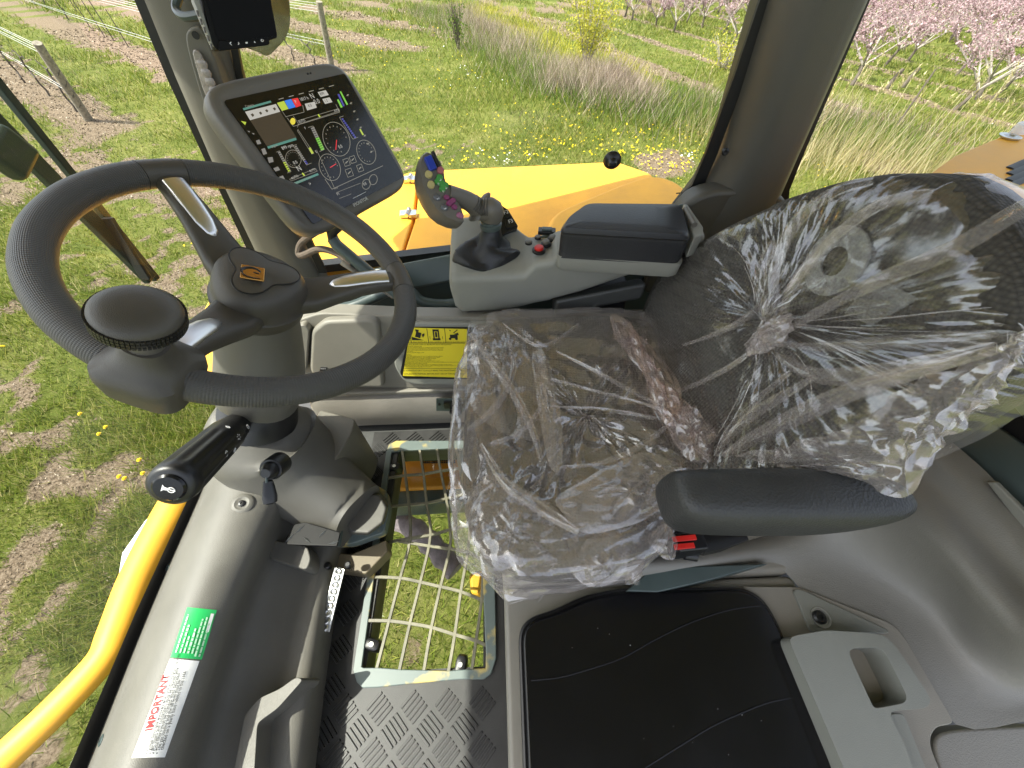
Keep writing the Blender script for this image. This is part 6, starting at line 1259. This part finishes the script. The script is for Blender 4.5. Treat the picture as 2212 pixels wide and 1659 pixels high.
# over the back: radial pleats run out from the knot
def back_wr(s, tt):
    ds, dt = s-KN[0], tt-KN[1]; r = math.hypot(ds, dt); an = math.atan2(dt, ds)
    pl = abs(sin(an*7+2*nz3(an*2, r*3, 1, 2)))**.6*.5 + abs(sin(an*17+3*nz3(an*3, r*5, 4, 2)))*.35
    amp = .020*math.exp(-((r-.05)/.16)**2)+.006
    w_ = amp*(1-pl)*1.2 + .006*nz3(s*9, tt*9, 2, 4) + .010*(.5-fold(s, tt, 3, 11))*.8 + .045*math.exp(-(r/.045)**2)
    return w_
def facets(fn, nu, nv, ju, jv, amp, nm, mat, wrap=True, lines=.2, lw=.0007, seed=1, keep=None):
    """a sheet of loose flat facets, as thin film creases, with thin crease lines along some of the edges"""
    rd = random.Random(seed); P = []
    for j in range(nv+1):
        row = []
        for i in range(nu if wrap else nu+1):
            ed = j in (0, nv) or (not wrap and i in (0, nu)); u = (i+(0 if ed else rd.uniform(-ju, ju)))/nu; v = (j+(0 if ed else rd.uniform(-jv, jv)))/nv
            row.append((u % 1 if wrap else min(max(u,0),1), min(max(v, 0), 1)))
        P.append(row)
    W = len(P[0]); V = [[Vector(fn(*q)) for q in row] for row in P]; vs = []; m = MB(); ln = MB()
    for j in range(nv+1):
        for i in range(W):
            a_ = V[j][(i+1) % W]-V[j][i-1] if wrap else V[j][min(i+1,W-1)]-V[j][max(i-1,0)]; b_ = V[min(j+1,nv)][i]-V[max(j-1,0)][i]; n_ = a_.cross(b_); n_ = n_.normalized() if n_.length > 1e-9 else Vector((0,0,1))
            A = amp(*P[j][i]) if callable(amp) else amp; vs.append(V[j][i]+n_*A*rd.uniform(-1, 1))
    fs = []
    for j in range(nv):
        for i in range(W if wrap else W-1):
            k = (i+1) % W; a_, b_, c_, d_ = j*W+i, j*W+k, (j+1)*W+k, (j+1)*W+i
            fs += [(a_,b_,c_),(a_,c_,d_)] if rd.random() < .5 else [(a_,b_,d_),(b_,c_,d_)]
            for e in ((a_,b_),(a_,d_),(a_,c_)):
                if rd.random() < lines and (e != (a_,c_) or fs[-1] == (a_,c_,d_)):
                    p, q = vs[e[0]], vs[e[1]]
                    if .004 < (q-p).length < .2: t_ = (EYE-p).normalized()*.0006; ln.tube([p+t_, p.lerp(q,.5)+t_, q+t_], [lw*.25, lw, lw*.25], 3, False)
    m.add(vs, fs); o_ = obj(nm, m, mat, t, ang=75, sub=1)
    if ln.v: tag(obj('crease_lines', ln, M['filmline'], t), None, None, None, 'stuff')
    return o_
def brim(u):
    k = u*len(BOUT); i = int(k) % len(BOUT); f = k-int(k); a = BOUT[i]; b = BOUT[(i+1) % len(BOUT)]; return a[0]*(1-f)+b[0]*f, a[1]*(1-f)+b[1]*f
def back_film(u, v):
    s, tt = brim(u); cs, ct = KN
    if v < .12:
        g_ = v/.12; d = -.03+.07*g_; c = bpt(s, tt, d); e = Vector((0, s-cs, 0))+Bu*(tt-ct); return c + e.normalized()*.006
    g_ = (v-.12)/.88; g2 = g_**.85; sc = 1.01*(1-g2); s2, t2 = cs+(s-cs)*sc, ct+(tt-ct)*sc; edge_ = min(1, g_/.08)
    r = math.hypot(s2-cs, t2-ct); pl = .5+.5*sin(u*2*pi*13+2.5*nz3(u*9, r*4, 1, 2))
    d = bdepth(s2, t2)*(.62+.38*sqrt(edge_)) + .007 + (.011*math.exp(-((r-.03)/.13)**2)*pl + .03*math.exp(-(r/.04)**2)+.004*nz3(s2*8,t2*8,3,2))*(.3+.7*edge_)
    return bpt(s2, t2, d)
bf = facets(back_film, 170, 15, .40, .40, lambda u, v: (.0034 if v > .15 else .0015)*(.4+1.5*max(0, .35+nz3(cos(u*6.28)*2, sin(u*6.28)*2, v*3, 2))), 'back_film', M['filmback'], True, .0, .0007, 5)
rd_ = random.Random(11)
ln_ = MB()
for k in range(14):                                      # long tension lines running out from the knot
    u = rd_.choice((rd_.gauss(.22,.05), rd_.gauss(.36,.06), rd_.gauss(.05,.05), rd_.gauss(.80,.05))); v0 = rd_.uniform(.6,.9); v1 = max(.16, v0-rd_.uniform(.25,.7)); du = rd_.uniform(-.035,.035)
    q_ = [back_film((u+du*(j/8)**2) % 1, v0+(v1-v0)*j/8)+Bn*.003 for j in range(9)]; w_ = rd_.uniform(.0004,.0011); ln_.tube(q_, [w_*(.2+.8*sin(pi*(j+.5)/9)) for j in range(9)], 4, False)
tag(obj('tension_lines', ln_, M['filmline'], t, ang=80), None, None, None, 'stuff')
# bands where the film is pulled double from the knot
def band(pts, wd, nm, mat, seed=0, lift=.018, flat_=None):
    P = smooth_path(pts, 7); n_ = len(P)
    def fn(u, v):
        k = min(u*(n_-1), n_-1.001); i = int(k); p = P[i].lerp(P[i+1], k-i); d_ = (P[i+1]-P[i]).normalized(); up_ = flat_ or Bn; s_ = d_.cross(up_).normalized(); ww = wd*(.25+.75*sin(pi*(.08+.84*u)))
        q = (v-.5)*2; return p + s_*q*ww + up_*(lift*(1-abs(q)**1.5)*.4 + .004*sin(q*5+u*3+seed))
    return facets(fn, max(10, n_//2), 4, .3, .2, wd*.10, nm, mat, False, .05, .0005, 60+seed)
def bface(x, y, d=.02):
    p = Pp(x, y, BO+Bn*.09, Bn); s, tt = p.y, (p-BO).dot(Bu); return bpt(s, tt, bdepth(s, tt)+d)
for i, (pts, wd) in enumerate([([(1640,690),(1650,600),(1700,500),(1790,420),(1890,390)], .014), ([(1648,700),(1690,620),(1780,520),(1900,440),(2020,415)], .012), ([(1660,710),(1760,660),(1900,600),(2060,540),(2212,480),(2300,450)], .013), ([(1670,740),(1780,745),(1920,735),(2080,725),(2190,722)], .009), ([(1665,765),(1740,805),(1850,815),(1980,795),(2150,745)], .012), ([(1640,720),(1560,790),(1490,830),(1440,850)], .007), ([(1700,800),(1620,870),(1570,930),(1550,985)], .008), ([(1760,810),(1690,850),(1610,900),(1560,960)], .008), ([(2100,770),(1900,830),(1740,890),(1620,950),(1565,985)], .012), ([(1630,690),(1620,640),(1630,580),(1665,520)], .012),([(1640,640),(1560,700),(1470,745)], .006)]):
    band([bface(x, y, .014) for x, y in pts], wd, 'film_fold', M['filmfold'] if i % 3 else M['film'], i)
m = MB(); c = bface(1655,725,.02); m.grid(lambda u, v: c + Vector((0,1,0))*(.022*cos(2*pi*u)*(sin(pi*v))*(1+.3*nz3(cos(2*pi*u)*2, sin(2*pi*u)*2, v*3, 3))) + Bu*(.040*sin(2*pi*u)*sin(pi*v)*(1+.3*nz3(v*4,cos(2*pi*u)*2,sin(2*pi*u)*2,3))) + Bn*(.018*(1-cos(pi*v))*.8+.010*nz3(cos(2*pi*u)*3, sin(2*pi*u)*3, v*5, 3)), 40, 24); obj('film_knot', m, M['filmfold'], t, ang=40)
# the roll of clear tape left under the film
m = MB(); rc = bface(1790,560,.010); ru = (bface(1860,585,.010)-rc).normalized(); m.lathe([(.020,0),(.047,0),(.047,.004),(.020,.004),(.020,0)], rc, (ru.cross((bface(1790,500,.010)-rc))).normalized(), 40, False); obj('white_ring', m, film_mat('milky_disc', (.8,.8,.8), (.62,.62,.60), .22, .2, (20,20,20), False, .1, .08), t)
m = MB(); m.add([bface(x, y, .012) for x, y in [(1870,590),(1985,645),(1850,695),(1800,670)]], [(0,1,2,3)]); obj('paper_strip', m, film_mat('milky_strip', (.8,.8,.8), (.62,.62,.60), .22, .2, (20,20,20), False, .1, .08), t)
# loose skirt hanging at the near side of the back
e0 = [bface(x, y, .012) for x, y in [(2212,700),(2120,760),(2010,820),(1900,880),(1800,930),(1700,965),(1580,985)]]
e1 = [Pp(x, y, BO+Bn*.115, Bn) for x, y in [(2216,720),(2200,770),(2150,850),(2060,910),(1985,965),(1890,1000),(1700,1006)]]
e2 = [Pp(x, y, BO+Bn*.09, Bn) for x, y in [(2210,745),(2196,800),(2120,880),(2030,960),(1950,1080),(1850,1030),(1690,1012)]]
def skirt(u, v):
    k = min(u*6, 5.999); i = int(k); f = k-i; f = f*f*(3-2*f)*.5+f*.5; a = e0[i].lerp(e0[i+1], f); b = e1[i].lerp(e1[i+1], f); c = e2[i].lerp(e2[i+1], f); p = a*(1-v)**2+b*2*v*(1-v)+c*v*v
    return p + Bn*(.010*nz3(u*9, v*4, 8, 2))*min(1, v*3)
facets(skirt, 34, 11, .4, .4, .009, 'film_skirt', M['filmc'], False, .05, .0006, 9)
# over the cushion, bunched at the front and hanging in points
def cush_film(u, v):
    an = 2*pi*u
    if v < .35:
        g_ = v/.35; z = .345-.012*sin(an*5+1)+.095*g_; gr = .010+.016*(1-g_)*(.5+.5*sin(an*9+2*nz3(cos(an),sin(an),0,2)))+.008*abs(nz3(cos(an)*4, sin(an)*4, g_*2.5, 3))
        if abs(an-pi) < 1.0: gr += .012*(1-abs(an-pi))
        p = superring_pt(an, 1.0, gr); return Vector((p.x, p.y, z))
    g_ = (v-.35)/.65; s_ = 1.03*(1-g_); p = superring_pt(an, s_, .010*(1-g_)); x, y = p.x, p.y
    w_ = .010+.008*nz3(x*9, y*9, .5, 2) + .010*max(0, sin((x*.45+y)*70+4*nz3(x*6,y*6,1,2)))**3*math.exp(-((x-.22)/.13)**2)
    return Vector((x, y, ctop(x, y)+w_*min(1, .35+g_*4)))
def superring_pt(a, s, grow):
    ca, sa = cos(a), sin(a); e = 4.2; return nip(SC_+Vector(((.252*s+grow)*math.copysign(abs(ca)**(2/e), ca), (.292*s+grow)*math.copysign(abs(sa)**(2/e), sa), 0)))
facets(cush_film, 78, 30, .42, .42, lambda u, v: .0065*(.6+abs(nz3(cos(u*6.28)*2,sin(u*6.28)*2,v*4,2))*2.2), 'cushion_film', M['filmc'], True, .05, .0006, 8)
def crump(pts, nm, mat, up_, amp=.02, th=.03, seed=0, n=60):
    """a hanging crumpled lobe inside a measured outline, domed towards the viewer"""
    P = [Vector(p) for p in pts]; c = sum(P, Vector())/len(P); k_ = len(P)
    def fn(u, v):
        a = u*k_; i = int(a) % k_; f = a-int(a); e = P[i].lerp(P[(i+1) % k_], f); q = c.lerp(e, max(.02, v)); return q + Vector(up_)*(th*(1-v**1.6)+.3*amp*nz3(q.x*25+seed, q.y*25, q.z*25, 2))
    return facets(fn, max(14, n//4), 6, .4, .4, amp*.34, nm, mat, True, .06, .0006, 30+seed)
fu = Vector((-.1,-.6,.8)).normalized()
def cp(pts, z): return [Pz(x, y, z) for x, y in pts]
crump(cp([(1225,1222),(1255,1160),(1300,1145),(1358,1150),(1362,1200),(1345,1255),(1270,1272),(1240,1240)], .455), 'film_lobe', M['filmfold'], fu, .016, .03, 1)
crump(cp([(1350,1262),(1358,1195),(1395,1180),(1392,1225),(1375,1262)], .44), 'film_lobe', M['film'], fu, .016, .02, 2)
crump(cp([(1395,1160),(1440,1120),(1462,1160),(1455,1215),(1430,1205)], .46), 'film_lobe', M['filmfold'], fu, .016, .02, 3)
crump(cp([(1000,1100),(1020,1180),(1040,1248),(1120,1250),(1240,1225),(1260,1150),(1150,1060),(1050,1010)], .47), 'film_lobe', M['film'], fu, .022, .02, 4, 90)
crump(cp([(1000,760),(1015,690),(1090,668),(1150,690),(1185,800),(1180,960),(1060,930),(1010,870)], .47), 'film_lobe', M['film'], fu, .022, .018, 5, 90)
crump(cp([(1145,760),(1180,750),(1215,900),(1215,1030),(1185,1010),(1165,900)], .485), 'film_fold', M['filmfold'], fu, .006, .006, 6)
crump(cp([(1190,1080),(1300,1010),(1390,975),(1480,1005),(1470,1060),(1390,1130),(1260,1160)], .485), 'film_lobe', M['filmfold'], fu, .02, .015, 7, 90)
sm = .485
for i, (pts, wd, mt) in enumerate([([(1190,820),(1280,845),(1360,865),(1440,890)], .005, 'filmfold'), ([(1190,880),(1300,885),(1420,905)], .005, 'filmfold'), ([(1200,760),(1300,810),(1430,880)], .004, 'filmfold'), ([(1040,960),(1090,1040),(1170,1100),(1250,1150)], .010, 'filmfold'), ([(1020,720),(1060,780),(1110,850),(1150,930),(1170,1000)], .008, 'filmfold'), ([(1010,930),(1070,880),(1110,800),(1100,740)], .007, 'filmfold'), ([(1060,960),(1130,930),(1180,860)], .006, 'filmfold'), ([(1210,1010),(1300,1000),(1390,960),(1440,920)], .007, 'filmfold'), ([(1085,700),(1140,740),(1185,745),(1250,700)], .004, 'filmfold')]):
    band(cp(pts, sm), wd, 'film_fold', M[mt], 20+i, .014, Vector((0,0,1)))
for k_, pl_ in enumerate(([(1316,684),(1345,682),(1385,735),(1412,800),(1395,815),(1360,775),(1330,735)], [(1352,700),(1392,728),(1440,790),(1470,850),(1482,905),(1430,890),(1400,830),(1370,770)], [(1395,800),(1440,830),(1500,880),(1480,930),(1430,915),(1395,850)])):
    crump(cp(pl_, .487), 'film_fold', M['filmpink'], (-.2,-.2,.95), .030, .012, 40+k_, 70)
crump([Pz(1430,885,.49), Pz(1480,870,.50), Pz(1525,900,.51), Pz(1548,950,.50), Pz(1545,1000,.49), Pz(1500,1002,.48), Pz(1450,960,.47)], 'film_pouch', M['filmpink'], (-.3,-.3,.9), .030, .022, 9, 90)
